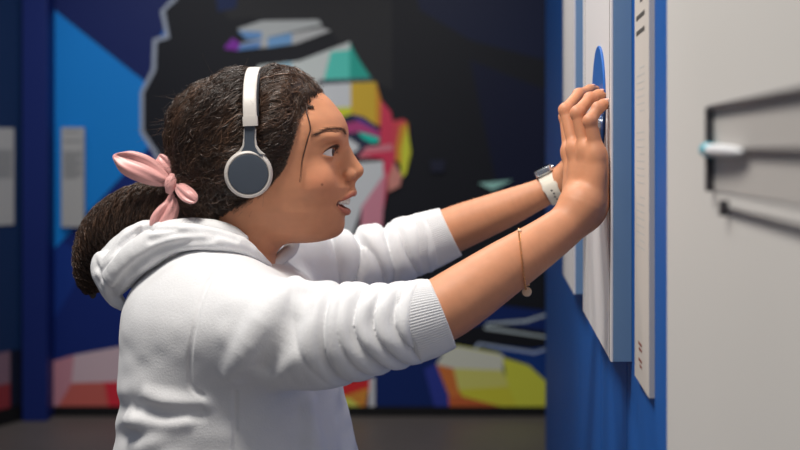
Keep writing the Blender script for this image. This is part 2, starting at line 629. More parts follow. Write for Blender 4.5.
# ------------------------------------------------------------------ mural on the back wall
mural_polys = [
    # left blue field
    ((16, 70, 132), [(48, 5), (48, -80), (180, -80), (180, 420), (48, 420)]),
    ((13, 24, 68), [(48, 4), (48, -80), (190, -80), (178, 0), (158, 40), (153, 72), (146, 82), (96, 44)]),
    ((12, 98, 180), [(48, 5), (110, 54), (145, 82), (150, 150), (48, 256)]),
    ((14, 30, 84), [(48, 256), (150, 146), (200, 160), (200, 345), (48, 362)]),
    ((16, 40, 100), [(48, 256), (62, 241), (90, 260), (48, 330)]),
    # the dark hair field
    ((16, 17, 22), [(174, -80), (176, 0), (163, 12), (168, 36), (155, 41), (154, 70), (142, 92), (142, 132),
                    (156, 153), (165, 180), (180, 260), (200, 420), (545, 420), (545, -80)]),
    ((12, 18, 40), [(395, -80), (545, -80), (545, 60), (470, 40), (420, 10)]),
    ((10, 14, 34), [(470, 60), (545, 90), (545, 240), (500, 200)]),
    ((28, 28, 30), [(215, 0), (330, -10), (392, 0), (392, 90), (372, 82), (330, 30), (250, 18), (230, 20)]),
    ((13, 26, 58), [(205, -80), (250, -80), (236, 8), (218, 12)]),
    # grey contour of the hair
    ((122, 128, 138), [(179, -2), (165, 11), (170, 38), (157, 42), (156, 70), (144, 93), (144, 131), (158, 152), (166, 176),
                       (163, 178), (154, 154), (140.5, 133), (140.5, 92), (152, 69), (153, 39.5), (165.5, 35), (160.5, 11), (173, -2)]),
    # the side of the painted face
    ((156, 160, 156), [(258, 66), (322, 80), (330, 160), (262, 170), (232, 130)]),
    ((206, 132, 40), [(232, 130), (262, 120), (270, 200), (236, 210)]),
    ((134, 48, 92), [(270, 118), (345, 112), (346, 140), (300, 146), (268, 136)]),
    ((208, 96, 104), [(262, 158), (345, 150), (344, 240), (268, 232)]),
    ((160, 168, 168), [(300, 160), (345, 158), (345, 238), (306, 224)]),
    ((186, 46, 66), [(236, 208), (270, 196), (300, 250), (262, 286)]),
    ((66, 156, 142), [(268, 232), (344, 238), (352, 236), (340, 284), (300, 296), (276, 270)]),
    ((196, 44, 66), [(292, 246), (352, 236), (374, 236), (362, 262), (312, 264)]),
    ((206, 186, 40), [(262, 286), (300, 296), (340, 284), (344, 340), (268, 352)]),
    ((212, 106, 42), [(268, 352), (344, 340), (348, 394), (340, 410), (258, 410)]),
    # forehead band
    ((140, 142, 140), [(238, 29), (262, 21), (318, 20), (323, 25), (262, 39), (248, 38)]),
    ((78, 112, 150), [(238, 31), (262, 32), (262, 39), (247, 40)]),
    ((142, 142, 140), [(240, 44), (262, 39), (322, 28), (331, 31), (296, 44), (262, 48), (236, 50)]),
    ((86, 122, 156), [(268, 38), (292, 33), (292, 44), (268, 48)]),
    ((70, 104, 146), [(236, 46), (262, 41), (260, 48), (236, 51)]),
    ((98, 34, 120), [(225, 47), (233, 38), (241, 44), (238, 51), (225, 49)]),
    # forehead
    ((156, 160, 156), [(258, 66), (300, 61), (350, 42), (358, 62), (372, 80), (330, 82), (258, 120)]),
    ((120, 150, 172), [(276, 65), (292, 62), (292, 78), (276, 80)]),
    ((66, 156, 142), [(331, 52), (350, 50), (351, 79), (324, 80)]),
    ((30, 126, 112), [(350, 43), (359, 60), (372, 79), (350, 79)]),
    ((52, 60, 66), [(318, 80), (372, 78), (373, 81.5), (318, 85)]),
    ((160, 166, 166), [(320, 85), (351, 83), (351, 108), (320, 115)]),
    ((206, 132, 40), [(351, 83), (376, 82), (380, 96), (388, 128), (351, 118)]),
    ((190, 104, 34), [(376, 82), (381, 100), (388, 130), (376, 124)]),
    ((206, 186, 40), [(330, 108), (351, 107), (352, 116), (330, 122)]),
    ((186, 46, 66), [(381, 100), (391, 112), (393, 122), (392, 146), (380, 146)]),
    ((184, 54, 60), [(393, 121), (404, 119), (408, 124), (410, 150), (392, 150)]),
    ((206, 108, 36), [(400, 126), (408, 122), (402, 166), (394, 158)]),
    ((204, 182, 46), [(407, 124), (411, 152), (406, 174), (401, 178), (401, 150)]),
    # brow and eye
    ((28, 30, 50), [(338, 119), (352, 114), (364, 117), (380, 128), (380, 140), (372, 150), (338, 160)]),
    ((52, 44, 104), [(352, 116), (362, 118), (378, 130), (366, 127)]),
    ((134, 48, 92), [(345, 124), (358, 121), (372, 128), (380, 132), (380, 142), (364, 134), (345, 134)]),
    ((20, 150, 130), [(358, 132), (368, 134), (380, 138), (378, 143), (370, 143), (360, 138)]),
    ((28, 34, 52), [(346, 134), (358, 132), (362, 138), (375, 145), (360, 154), (346, 160)]),
    ((206, 226, 236), [(340, 136), (350, 139), (360, 146), (356, 152), (346, 155)]),
    # cheek and nose
    ((208, 96, 104), [(366, 147), (392, 144), (394, 158), (358, 158)]),
    ((196, 44, 66), [(358, 154), (396, 150), (394, 166), (388, 178), (386, 196), (380, 228), (374, 236), (384, 160)]),
    ((160, 168, 168), [(340, 164), (383, 161), (384, 178), (362, 206), (352, 236), (340, 236)]),
    ((196, 104, 116), [(386, 172), (382, 228), (360, 238), (362, 206)]),
    ((206, 106, 96), [(394, 162), (402, 176), (400, 186), (388, 192), (388, 178)]),
    ((120, 160, 150), [(478, 183), (512, 180), (492, 190)]),
    ((24, 26, 40), [(430, 160), (445, 160), (444, 172), (431, 172)]),
    # lower left colours
    ((150, 104, 112), [(48, 362), (76, 354), (74, 380), (62, 410), (48, 410)]),
    ((158, 138, 142), [(76, 354), (130, 344), (130, 382), (73, 382)]),
    ((150, 74, 66), [(73, 382), (106, 381), (110, 410), (60, 410)]),
    ((164, 34, 46), [(106, 381), (200, 379), (200, 410), (110, 410)]),
    # lower right colours
    ((10, 28, 74), [(360, 360), (455, 300), (545, 310), (545, 410), (360, 410)]),
    ((14, 15, 20), [(440, 332), (490, 322), (545, 330), (545, 352), (440, 352)]),
    ((150, 160, 176), [(486, 322), (525, 319), (545, 313), (545, 315), (526, 321.5), (486, 324)]),
    ((150, 160, 176), [(484, 325.5), (545, 335), (545, 337), (484, 328)]),
    ((12, 40, 92), [(476, 342), (530, 348), (545, 346), (545, 382), (520, 360)]),
    ((130, 142, 160), [(474, 346), (478, 341.5), (534, 350.5), (545, 347), (545, 349), (534, 353), (479, 344), (476, 348)]),
    ((34, 44, 110), [(424, 368), (436, 362), (447, 380), (451, 410), (434, 410)]),
    ((172, 34, 36), [(340, 381), (372, 377), (370, 390), (350, 396), (340, 396)]),
    ((212, 106, 42), [(346, 394), (369, 386), (366, 410), (352, 410)]),
    ((214, 178, 70), [(338, 392), (352, 398), (360, 410), (338, 410)]),
    ((176, 176, 172), [(370, 376), (375, 376), (375, 410), (369, 410)]),
    ((186, 90, 44), [(436, 363), (453, 366), (462, 396), (450, 398)]),
    ((150, 74, 40), [(448, 396), (462, 394), (500, 410), (449, 410)]),
    ((196, 172, 62), [(440, 352), (456, 344), (500, 352), (502, 372)]),
    ((188, 176, 148), [(444, 350), (456, 345), (503, 354), (502, 370), (453, 367), (436, 363)]),
    ((176, 158, 84), [(453, 367), (502, 369), (510, 386), (458, 388)]),
    ((196, 156, 46), [(458, 388), (510, 385), (520, 410), (500, 410), (462, 395)]),
    ((192, 170, 52), [(502, 356), (528, 364), (545, 380), (545, 410), (516, 410), (506, 380)]),
]
mb = MB()
mats_m = [M['wall_dark']]
for rgb, poly in mural_polys:
    mcol(rgb)
cols = list(MUR.keys())
mb.box((P(48, 0, DB)[0], DB, P(0, 405, DB)[2]), (P(545, 0, DB)[0], DB + 0.012, 2.9), 0)
for i, (rgb, poly) in enumerate(mural_polys):
    dz = DB - 0.0012 - 0.0004 * i
    pts = np.array([P(u, min(v, 405), DB) for u, v in poly])
    pts[:, 1] = dz
    pts[:, 2] = np.minimum(pts[:, 2], 2.88)
    mb.add(pts, [tuple(range(len(pts)))], 1 + cols.index(rgb))
mural = mb.build('mural', [M['wall_dark']] + [MUR[c] for c in cols], smooth=False)
tag(mural, 'large geometric painted portrait mural in many colours covering the back wall', 'mural')


x0, x1 = P(61.5, 0, DB - 0.04)[0], P(84, 0, DB - 0.04)[0]
zt, zl = P(0, 127.5, DB - 0.04)[2], P(0, 227, DB - 0.04)[2]
e = empty('wall_label', ((x0 + x1) / 2, DB - 0.04, zl), 'tall pale label board beside the portrait mural, right of the blue pillar', 'label board', 'label boards on the far walls')
m = MB()
m.box((x0, DB - 0.042, zl), (x1, DB - 0.024, zt))
zz = lambda v: P(0, v, DB - 0.04)[2]
for v, h, a, b in ((131, 1.6, .15, .8), (140, 2.0, .1, .9)):
    m.box((x0 + (x1 - x0) * a, DB - 0.0432, zz(v + h)), (x0 + (x1 - x0) * b, DB - 0.042, zz(v)), 1)
for k in range(12):
    v = 151.5 + k * 2.3
    m.box((x0 + (x1 - x0) * .1, DB - 0.0432, zz(v + 1.5)), (x0 + (x1 - x0) * (.92 if k % 4 != 3 else .7), DB - 0.042, zz(v)), 1)
m.build('board', [M['label'], M['label_print']], e, smooth=False)

s0, s1 = 0.075, 0.20  # solid board added in place of the label board's mirror image
e = empty('wall_label', A0 + ld * 0.14 + ln * 0.01 + np.array([0, 0, 0.95]), 'dim board built as the reflection of the label board, left of the blue pillar', 'label board', 'label boards on the far walls')


m = MB()
left_slab(m, s0, s1, lbl_z(225), lbl_z(128), 0.0, 0.015)
for k in range(12):
    v = 150 + k * 2.4
    left_slab(m, s0 + 0.012, s1 - 0.012, lbl_z(v + 1.5), lbl_z(v), 0.015, 0.0162, 1)
m.build('board', [M['label'], M['label_print']], e, smooth=False)

# ------------------------------------------------------------------ exhibit panels on the right wall
ZP = CZ - 0.244      # common lower edge


def exhibit_panel(D0, D1, label, disc):
    e = empty('exhibit_panel', wall_pt((D0 + D1) / 2, 0, ZP), label, 'exhibit panel', 'exhibit panels on the blue wall')
    m = MB()
    wall_slab(m, D0, D1, ZP, 2.35, 0.0, 0.0215)
    m.build('frame', M['panel_blue'], e, smooth=False, bevel=0.0008)
    m = MB()
    wall_slab(m, D0, D1, ZP, 2.35, 0.0215, 0.0242)
    m.build('face_board', M['panel_white'], e, smooth=False, bevel=0.0006)
    m = MB()
    for a in (0.035, ):
        wall_slab(m, D0 + 0.012, D0 + 0.0145, ZP, 2.35, 0.0238, 0.0245)
        wall_slab(m, D1 - a - 0.003, D1 - a, ZP, 2.35, 0.0238, 0.0245)
    m.build('border_line', M['groove'], e, smooth=False)
    if disc:
        Dc, zc, r = 1.275, CZ + 0.06, 0.0725
        m = MB()
        m.lathe([(r - .001, 0.0), (r, 0.001), (r, 0.002), (r - .001, 0.003)], wall_pt(Dc, 0.0242, zc), WN, seg=64)
        m.build('blue_disc', M['disc_blue'], e)
        m = MB()
        m.lathe([(0.012, 0.0), (0.012, 0.02), (0.017, 0.024), (0.017, 0.030), (0.014, 0.032)], wall_pt(1.235, 0.0268, CZ + 0.03), WN, seg=32)
        m.build('knob', M['steel'], e)
    return e


exhibit_panel(1.15, 1.516, 'white exhibit panel with slate blue sides and a blue disc, under both raised hands', True)
exhibit_panel(1.69, 1.96, 'white exhibit panel with slate blue sides, farther along the wall beyond the hands', False)

e = empty('text_panel', wall_pt(1.036, 0, ZP), 'thin tall off-white text board on the blue wall next to the white wall', 'text board')
m = MB()
wall_slab(m, 0.987, 1.088, ZP - 0.001, 2.35, 0.0, 0.0056)
for k in range(12):
    z = CZ + 0.30 - k * 0.0162
    if k in (0, 1):
        continue
    wall_slab(m, 1.016, 1.075 if k not in (5, 9) else 1.048, z, z + 0.0048, 0.0054, 0.0058, 1)
for k in range(26):
    if k in (7, 8, 17):
        continue
    z = CZ + 0.085 - k * 0.0075
    wall_slab(m, 1.016, 1.072 if k % 6 else 1.05, z, z + 0.0016, 0.0054, 0.0057, 3)
for z, a, b in ((CZ - 0.205, 1.035, 1.06), (CZ - 0.2105, 1.035, 1.055), (CZ - 0.222, 1.035, 1.058), (CZ - 0.2275, 1.035, 1.05)):
    wall_slab(m, a, b, z, z + 0.003, 0.0054, 0.0058, 2)
m.build('board', [M['text_board'], M['ink'], M['ink_red'], M['label']], e, smooth=False)

# things on the white wall, close to the camera
e = empty('display_frame', wall_pt(0.60, 0, CZ - 0.035), 'dark angular frame with a middle bar on the white wall, upper of the two', 'wall frame')
m = MB()
wall_slab(m, 0.40, 0.703, CZ - 0.028, CZ + 0.028, 0.004, 0.0048)
m.build('back_plate', M['recess'], e, smooth=False)
m = MB()
wall_slab(m, 0.698, 0.704, CZ - 0.029, CZ + 0.030, 0.004, 0.010)
m.build('upright_bar', M['rail_dark'], e, smooth=False, bevel=0.0008)
m = MB()
wall_slab(m, 0.40, 0.706, CZ + 0.0272, CZ + 0.0312, 0.004, 0.008)
m.build('top_bar', M['rail_dark'], e, smooth=False, bevel=0.0008)
m = MB()
wall_slab(m, 0.40, 0.66, CZ - 0.0015, CZ + 0.0012, 0.004, 0.008)
m.build('middle_bar', M['rail_dark'], e, smooth=False, bevel=0.0008)

e = empty('stylus', wall_pt(0.70, 0.012, CZ), 'small white pointer with a teal ring resting on the middle bar of the dark frame', 'pointer')
a, b = wall_pt(0.700, 0.0095, CZ + 0.0), wall_pt(0.600, 0.0090, CZ - 0.001)
t = np.linspace(0, 1, 12)
m = MB()
m.sweep(a[None] + (b - a)[None] * t[:, None], 0.0042 * np.sqrt(np.clip(1 - t ** 3, .02, 1)), 0.0046 * np.sqrt(np.clip(1 - t ** 2, .02, 1)), WN, seg=20)
m.build('barrel', M['white_plastic'], e)
ax = unit(b - a)
m = MB()
m.lathe([(0.003, -0.003), (0.0047, -0.002), (0.0052, 0.002), (0.0050, 0.012), (0.0045, 0.014)], a, ax, seg=28)
m.build('ring', M['teal'], e)
m = MB()
m.lathe([(0.0024, -0.0036), (0.0026, -0.0032), (0.0024, -0.0025)], a, ax, seg=20)
m.build('tip', M['hp_grey'], e)

e = empty('ledge_rail', wall_pt(0.55, 0, CZ - 0.045), 'slim dark rail with a short end stop below the angular frame on the white wall', 'rail')
m = MB()
wall_slab(m, 0.40, 0.660, CZ - 0.0395, CZ - 0.0372, 0.004, 0.007)
m.build('rail_bar', M['rail_dark'], e, smooth=False, bevel=0.0008)
m = MB()
wall_slab(m, 0.656, 0.661, CZ - 0.0435, CZ - 0.033, 0.004, 0.010)
m.build('end_stop', M['rail_dark'], e, smooth=False, bevel=0.0008)
# ================================================================== PERSON
S = 0.0013            # one photo pixel at the person's middle plane (1.30 m away)
Y0 = 1.30


def L(u, v, w):
    """head-local pixel coordinates (w across, towards the far side) to the world"""
    return np.array([(u - 400) * S, Y0 + w * S, CZ + (150 - v) * S])


def loc(p):
    return p[:, 0] / S + 400, 150 - (p[:, 2] - CZ) / S, (p[:, 1] - Y0) / S


FV = [112, 120, 127, 133, 140, 147, 155, 165, 175, 182, 187, 195, 205, 212, 219, 225, 231, 236, 240, 243, 250]
FU = [341, 343, 346, 347, 345, 341, 339.5, 339.5, 342, 347, 350.5, 349, 346, 345.5, 344.5, 343, 340.5, 336, 329, 318, 300]
WV = [112, 120, 135, 150, 165, 180, 195, 210, 222, 232, 240, 246]
WW = [46, 49, 51, 52, 51.5, 49, 46, 42, 37, 30, 20, 8]
CV = [112, 200, 222, 240, 250]
CU = [262, 264, 274, 294, 300]


def radial_loft(q, w, aF, aB, W, n):
    a = np.maximum(np.where(q > 0, aF, aB), 4.0)
    rho = ((np.abs(q) / a) ** n + (np.abs(w) / W) ** n) ** (1 / n)
    r = np.sqrt(q * q + w * w)
    return np.where(rho > 1e-6, (rho - 1) * r / np.maximum(rho, 1e-6), -np.minimum(a, W))


def cranium(p):
    u, v, w = loc(p)
    q = np.stack([u, w, v], 1)
    fr = ell_d(q, (265, 0, 135), (81, 50, 60))
    return fr


EC = np.array([326.6, 24, 151.6])


def head_d(p):
    u, v, w = loc(p)
    d = cranium(p)
    F = np.interp(v, FV, FU)
    W = np.interp(v, WV, WW)
    C = np.interp(v, CV, CU)
    f = radial_loft(u - C, w, F - C, 34.0, W, 2.15)
    f = smax(f, 116 - v, 12)
    f = smax(f, v - 242.5, 9)
    d = smin(d, f, 9)
    q = np.stack([u, w, v], 1)
    aw = np.abs(w)
    qs = np.stack([u, aw, v], 1)
    # brow ridge, cheeks
    d = smin(d, ell_d(qs, (326, 23, 137), (15, 14, 6)), 8)
    d = smin(d, ell_d(qs, (320, 27, 180), (15, 14, 15)), 14)
    # chin
    d = smin(d, ell_d(q, (333.5, 0, 226), (9.5, 12, 9.5)), 7)

    def sg(a, b, ra, rb):
        return seg_d(q, np.array(a, float), np.array(b, float), ra, rb)

    def sgs(a, b, ra, rb):
        return seg_d(qs, np.array(a, float), np.array(b, float), ra, rb)
    sock = ell_d(qs, (339.5, 25.5, 152), (8, 10.5, 7))
    d = smax(d, -(sock), 7)
    # nose: rows are (u, w, v)
    nose = np.minimum(sg((341.5, 0, 140), (349, 0, 157), 5.0, 5.2), sg((349, 0, 157), (357.2, 0, 170.6), 5.2, 6.6))
    nose = smin(nose, ell_d(q, (343, 0, 165), (11, 9.5, 17)), 5)
    nose = smin(nose, ell_d(qs, (349.5, 8.2, 174.5), (7.2, 5.6, 5.6)), 3.5)
    nose = smin(nose, sg((357, 0, 174), (352, 0, 182), 4.0, 3.2), 3)
    d = smin(d, nose, 5)
    d = smax(d, -ell_d(qs, (353.5, 5.4, 181.0), (3.6, 2.3, 2.6)), 1.2)
    # philtrum and lips
    d = smin(d, sg((350, 0, 184), (352, 0, 190), 3.5, 4.0), 4)
    d = smax(d, -ell_d(q, (338, 0, 202.4), (21.0, 22.5, 6.6)), 1.5)
    up = np.minimum(np.minimum(sgs((336.5, 21.5, 201), (346.5, 13, 196.6), 1.5, 2.5), sgs((346.5, 13, 196.6), (352.6, 6, 192.8), 2.5, 3.4)),
                    sgs((352.6, 6, 192.8), (353.6, 0, 193.2), 3.4, 3.4))
    lo_ = np.minimum(np.minimum(sgs((336.5, 21.5, 203), (342.0, 13, 209.2), 1.5, 2.6), sgs((342.0, 13, 209.2), (346.6, 6, 211.6), 2.6, 3.5)),
                     sgs((346.6, 6, 211.6), (347.4, 0, 211.6), 3.5, 3.6))
    d = smin(d, up, 2.5)
    d = smin(d, lo_, 2.5)
    # eye lids and opening
    lid = np.linalg.norm(qs - EC, axis=1) - 10.6
    d = smin(d, lid, 2.5)
    # canthi line from (322.5, 33.5, 154) to (334, 12.5, 153.2)
    c0 = np.array([324.6, 33.8, 154.0])
    c1 = np.array([336.6, 12.5, 153.4])
    ax = unit(c1 - c0)
    fw = np.array([1.0, 0, 0])
    fw = unit(fw - (fw @ ax) * ax)
    upv = np.cross(ax, fw)
    if upv[2] > 0:
        upv = -upv          # v grows downwards, so -v is up
    qq = qs - c0
    f_ = qq @ fw
    h_ = qq @ upv
    opening = np.maximum(np.maximum(h_ - (0.95 * f_ - 0.2), -h_ - (0.42 * f_ - 0.1)), np.linalg.norm(qs - np.array([326.6, 24, 151.6]), axis=1) - 16)
    d = smax(d, -opening, 0.8)
    # ears under the cushions
    d = smin(d, ell_d(qs, (249, 50, 172), (12, 7, 18)), 3)
    return d * S


body = Field()
body.add(head_d, L(175, 250, -62), L(372, 66, 62), k=0.012)
nk = lambda u, v, r: [*L(u, v, 0), r * S]
body.chain([nk(258, 190, 36), nk(249, 225, 36), nk(239, 252, 37), nk(232, 290, 48)], k=0.016)
body.ell(L(236, 380, 0), (74 * S, 88 * S, 118 * S), k=0.02)
body.ell(L(236, 490, 0), (70 * S, 95 * S, 70 * S), k=0.03)


def pr(u, v, D, r):
    return [*P(u, v, D), r]


# near (right) arm
body.chain([pr(228, 320, 1.18, .036), pr(310, 332, 1.13, .033), pr(408, 327, 1.10, .033)], k=0.012)
body.chain([pr(408, 327, 1.10, .033), pr(448, 306, 1.105, .0355), pr(500, 271, 1.125, .0315), pr(545, 241, 1.15, .0262),
            pr(572, 220, 1.163, .0232), pr(583, 205, 1.168, .0215)], k=0.012)
# far (left) arm
body.chain([pr(275, 295, 1.44, .036), pr(345, 274, 1.48, .033), pr(415, 248, 1.50, .032)], k=0.012)
body.chain([pr(415, 248, 1.50, .032), pr(450, 231, 1.495, .0345), pr(500, 211, 1.475, .0285), pr(535, 196, 1.462, .0222),
            pr(556, 186, 1.455, .0195), pr(568, 180, 1.45, .019)], k=0.012)

# near hand: the back of the hand faces the camera, fingertips curl against the panel
hand = Field()
WR = pr(583, 206, 1.168, .0205)
MC = {'pinky': pr(597.5, 153, 1.163, .0088), 'ring': pr(587, 150, 1.176, .0088), 'middle': pr(575.5, 149, 1.195, .0090), 'index': pr(570, 152, 1.222, .0090)}
BASE = {'pinky': pr(594, 196, 1.163, .0130), 'ring': pr(586, 196, 1.170, .0130), 'middle': pr(579, 196, 1.182, .0130), 'index': pr(574, 194, 1.200, .0125)}
for k_ in ('pinky', 'ring', 'middle', 'index'):
    b_, c_ = BASE[k_], MC[k_]
    mid = [(b_[i] + c_[i]) / 2 for i in range(4)]
    hand.chain([WR, b_, mid, c_], k=0.016, m=4)
hand.chain([pr(594, 203, 1.166, .0125), pr(598, 180, 1.16, .0115), pr(599, 160, 1.16, .0090)], k=0.010)
hand.chain([WR, pr(578, 192, 1.205, .0140), pr(576, 172, 1.235, .0105)], k=0.012)
FING = {
    'middle': [MC['middle'], pr(565.8, 110, 1.213, .0079), pr(579, 94.5, 1.233, .0069), pr(590, 90, 1.246, .0064), pr(596, 90, 1.252, .0056)],
    'ring': [MC['ring'], pr(577.5, 113, 1.184, .0079), pr(590, 98.5, 1.196, .0069), pr(598.5, 95, 1.204, .0063), pr(602, 95.5, 1.207, .0054)],
    'pinky': [MC['pinky'], pr(590, 121, 1.163, .0074), pr(598, 108, 1.170, .0064), pr(603.2, 104.5, 1.174, .0058), pr(604.6, 105.5, 1.176, .0050)],
    'index': [MC['index'], pr(565.5, 117, 1.238, .0076), pr(575, 103, 1.258, .0068), pr(584, 100, 1.278, .0062), pr(590, 101, 1.285, .0055)],
    'thumb': [pr(576, 172, 1.235, .0105), pr(583, 152, 1.245, .0088), pr(592, 141, 1.25, .0078), pr(596, 138, 1.25, .0066)],
}


def finger_fn(rows):
    q = np.asarray(rows, float)
    # knuckle bumps: straight phalanges with rounded joints
    def fn(p):
        d = None
        for i in range(len(q) - 1):
            a, b = q[i], q[i + 1]
            e = seg_d(p, a[:3], b[:3], a[3] * (1.0 if i else 0.98), b[3])
            d = e if d is None else smin(d, e, 0.004)
        for i in (1, 2):
            d = smin(d, np.linalg.norm(p - q[i, :3], axis=1) - q[i, 3] * 1.07, 0.003)
        return d
    r = q[:, 3].max()
    return fn, q[:, :3].min(0) - r, q[:, :3].max(0) + r


fingers = Field()
for k_, rows in FING.items():
    fn, a, b = finger_fn(rows)
    fingers.add(fn, a, b, k=0.0012)
# knuckles on the back of the hand
for k_ in ('pinky', 'ring', 'middle', 'index'):
    c = np.array(MC[k_][:3]) + np.array([-.0025, -.002, .001])
    hand.ell(c, (.0078, .0078, .0100), k=0.010)

body.add(lambda p: smin(hand(p), fingers(p), 0.0045), P(545, 225, 1.15) - .02, P(612, 82, 1.29) + .01, k=0.012)

# far hand, flat on the panel behind the near one
fh = Field()
WF = pr(566, 181, 1.45, .0185)
FM = {'index': pr(573, 152, 1.425, .0088), 'middle': pr(574, 150, 1.445, .0088), 'ring': pr(575, 151, 1.463, .0085), 'pinky': pr(575, 155, 1.48, .0080)}
for k_, c_ in FM.items():
    fh.chain([WF, [(WF[i] * .55 + c_[i] * .45) if i < 3 else .0125 for i in range(4)], c_], k=0.010, m=4)
fh.chain([WF, pr(570, 170, 1.425, .0125), pr(574, 158, 1.405, .0095)], k=0.010)
FF = Field()
for rows in ([FM['index'], pr(573.5, 129, 1.42, .0075), pr(579, 115, 1.418, .0066), pr(583, 108, 1.416, .0056)],
             [FM['middle'], pr(573, 125, 1.445, .0075), pr(578.5, 112, 1.447, .0066), pr(582, 105, 1.448, .0056)],
             [FM['ring'], pr(573, 128, 1.468, .0073), pr(578, 115, 1.472, .0064), pr(581.5, 108, 1.474, .0054)],
             [FM['pinky'], pr(574, 136, 1.492, .0065), pr(578, 126, 1.498, .0058), pr(580.5, 121, 1.50, .005)],
             [pr(574, 158, 1.405, .0095), pr(580, 146, 1.398, .0080), pr(583.5, 136, 1.394, .0066), pr(584, 134, 1.394, .006)]):
    fn, a, b = finger_fn(rows)
    FF.add(fn, a, b, k=0.0012)
body.add(lambda p: smin(fh(p), FF(p), 0.004), P(552, 200, 1.40) - .02, P(592, 98, 1.50) + .015, k=0.012)

HB = 0.00125
bv, bq = sdf_mesh(body, (-0.36, 1.03, 0.80), (0.27, 1.58, 1.42), HB)

# skin tints: lips, mole, palms; mouth lining by material slot
base = lin((205, 142, 106))
tint = np.tile(base, (len(bv), 1))
u, v, w = loc(bv)
aw = np.abs(w)


def paint(mask, rgb):
    global tint
    mask = np.clip(mask, 0, 1)[:, None]
    tint = tint * (1 - mask) + lin(rgb) * mask


qs = np.stack([u, aw, v], 1)


def sgs2(a, b, ra, rb):
    return seg_d(qs, np.array(a, float), np.array(b, float), ra, rb)


upd = np.minimum(sgs2((336, 20.5, 202), (346.5, 13, 197.6), 1.9, 3.0), np.minimum(sgs2((346.5, 13, 197.6), (352.3, 6, 194.2), 3.0, 3.9), sgs2((352.3, 6, 194.2), (353.2, 0, 194.6), 3.9, 3.8)))
lod = np.minimum(sgs2((336, 20.5, 203), (342.5, 13, 208.4), 1.9, 3.1), np.minimum(sgs2((342.5, 13, 208.4), (346.6, 6, 210.6), 3.1, 4.0), sgs2((346.6, 6, 210.6), (347.4, 0, 210.6), 4.0, 4.1)))
lips = np.clip((0.9 - np.minimum(upd, lod)) / 0.9, 0, 1)
paint(lips * 0.85 * ((v > 190.8) | (u < 349)), (178, 102, 86))
mole = np.clip((1.5 - np.linalg.norm(np.stack([u - 325.4, v - 183.2], 1), axis=1)) / 0.9, 0, 1) * (w < -20)
paint(mole * .8, (62, 34, 24))
cheek = np.exp(-(((u - 322) / 16) ** 2 + ((v - 178) / 14) ** 2)) * (aw > 12)
paint(cheek * 0.25, (196, 110, 84))
# hands are a little pinker at the knuckles
for rows in list(FING.values()):
    for j in (1, 2):
        dd = np.linalg.norm(bv - np.array(rows[j][:3]), axis=1)
        paint(np.exp(-(dd / 0.009) ** 2) * 0.3, (190, 112, 92))
fc = bv[bq].mean(1)
fu, fvv, fw_ = loc(fc)
inside = ell_d(np.stack([fu, fw_, fvv], 1), (337, 0, 202.4), (20.4, 23, 7.0)) < 0.1
lipface = lips[bq].mean(1) > 0.35
inside &= ~lipface & (fu < 348) & (fu > 318)
person = quads_mesh('person', bv, bq, [M['skin'], M['mouth']], mi=inside.astype(np.int32), color=tint)
tag(person, 'person in a white hoodie wearing headphones, both hands raised against the exhibit panel', 'person')

# ------------------------------------------------------------------ hoodie
TV = [236, 246, 256, 268, 282, 300, 320, 345, 370, 395, 420, 450, 500, 545]
TB = [206, 186, 164, 150, 137, 130, 127, 125.5, 124, 127, 126, 121, 117, 120]
TF = [232, 244, 258, 290, 312, 325, 332, 336, 339, 343, 349, 356, 362, 352]
TW = [36, 40, 52, 76, 102, 117, 122, 121, 120, 120, 121, 122, 124, 118]


def smooth_table(xs, ys, width):
    x = np.arange(xs[0] - 60, xs[-1] + 60, 1.0)
    y = np.interp(x, xs, ys)
    k_ = np.exp(-(np.arange(-40, 41) / width) ** 2)
    pad = np.pad(y, 40, mode='edge')
    return x, np.convolve(pad, k_ / k_.sum(), 'valid')


TBx, TBs = smooth_table(TV, TB, 9)
TFx, TFs = smooth_table(TV, TF, 6)
TWx, TWs = smooth_table(TV, TW, 9)


def torso_d(p):
    u, v, w = loc(p)
    # the cloth hangs in a few broad vertical and slanting folds
    ang = np.arctan2(w, u - 228)
    b = np.interp(v, TBx, TBs)
    f = np.interp(v, TFx, TFs)
    W = np.interp(v, TWx, TWs)
    c = (b + f) / 2
    d = radial_loft(u - c, w, f - c, c - b, W, 2.25)
    low = np.clip((v - 385) / 40, 0, 1)
    d = d - 2.2 * low * np.sin(ang * 9 + 0.6 * np.sin(v / 30)) - 1.4 * low * vnoise(p * 14)
    mid_ = np.clip((v - 280) / 60, 0, 1)
    d = d - 2.0 * mid_ * vnoise(p * np.array([16, 10, 22])) - 0.9 * mid_ * vnoise(p * np.array([40, 30, 55]) + 7)
    # slanting creases below the armpit at the back
    s = (v - 408) + 0.55 * (u - 170)
    cr = np.exp(-((u - 160) / 34) ** 2) * np.exp(-((v - 402) / 30) ** 2)
    d = d - 2.6 * cr * np.sin(s / 4.6)
    d = smax(d, 238 - v, 10)
    d = smax(d, v - 542, 5)
    return d * S


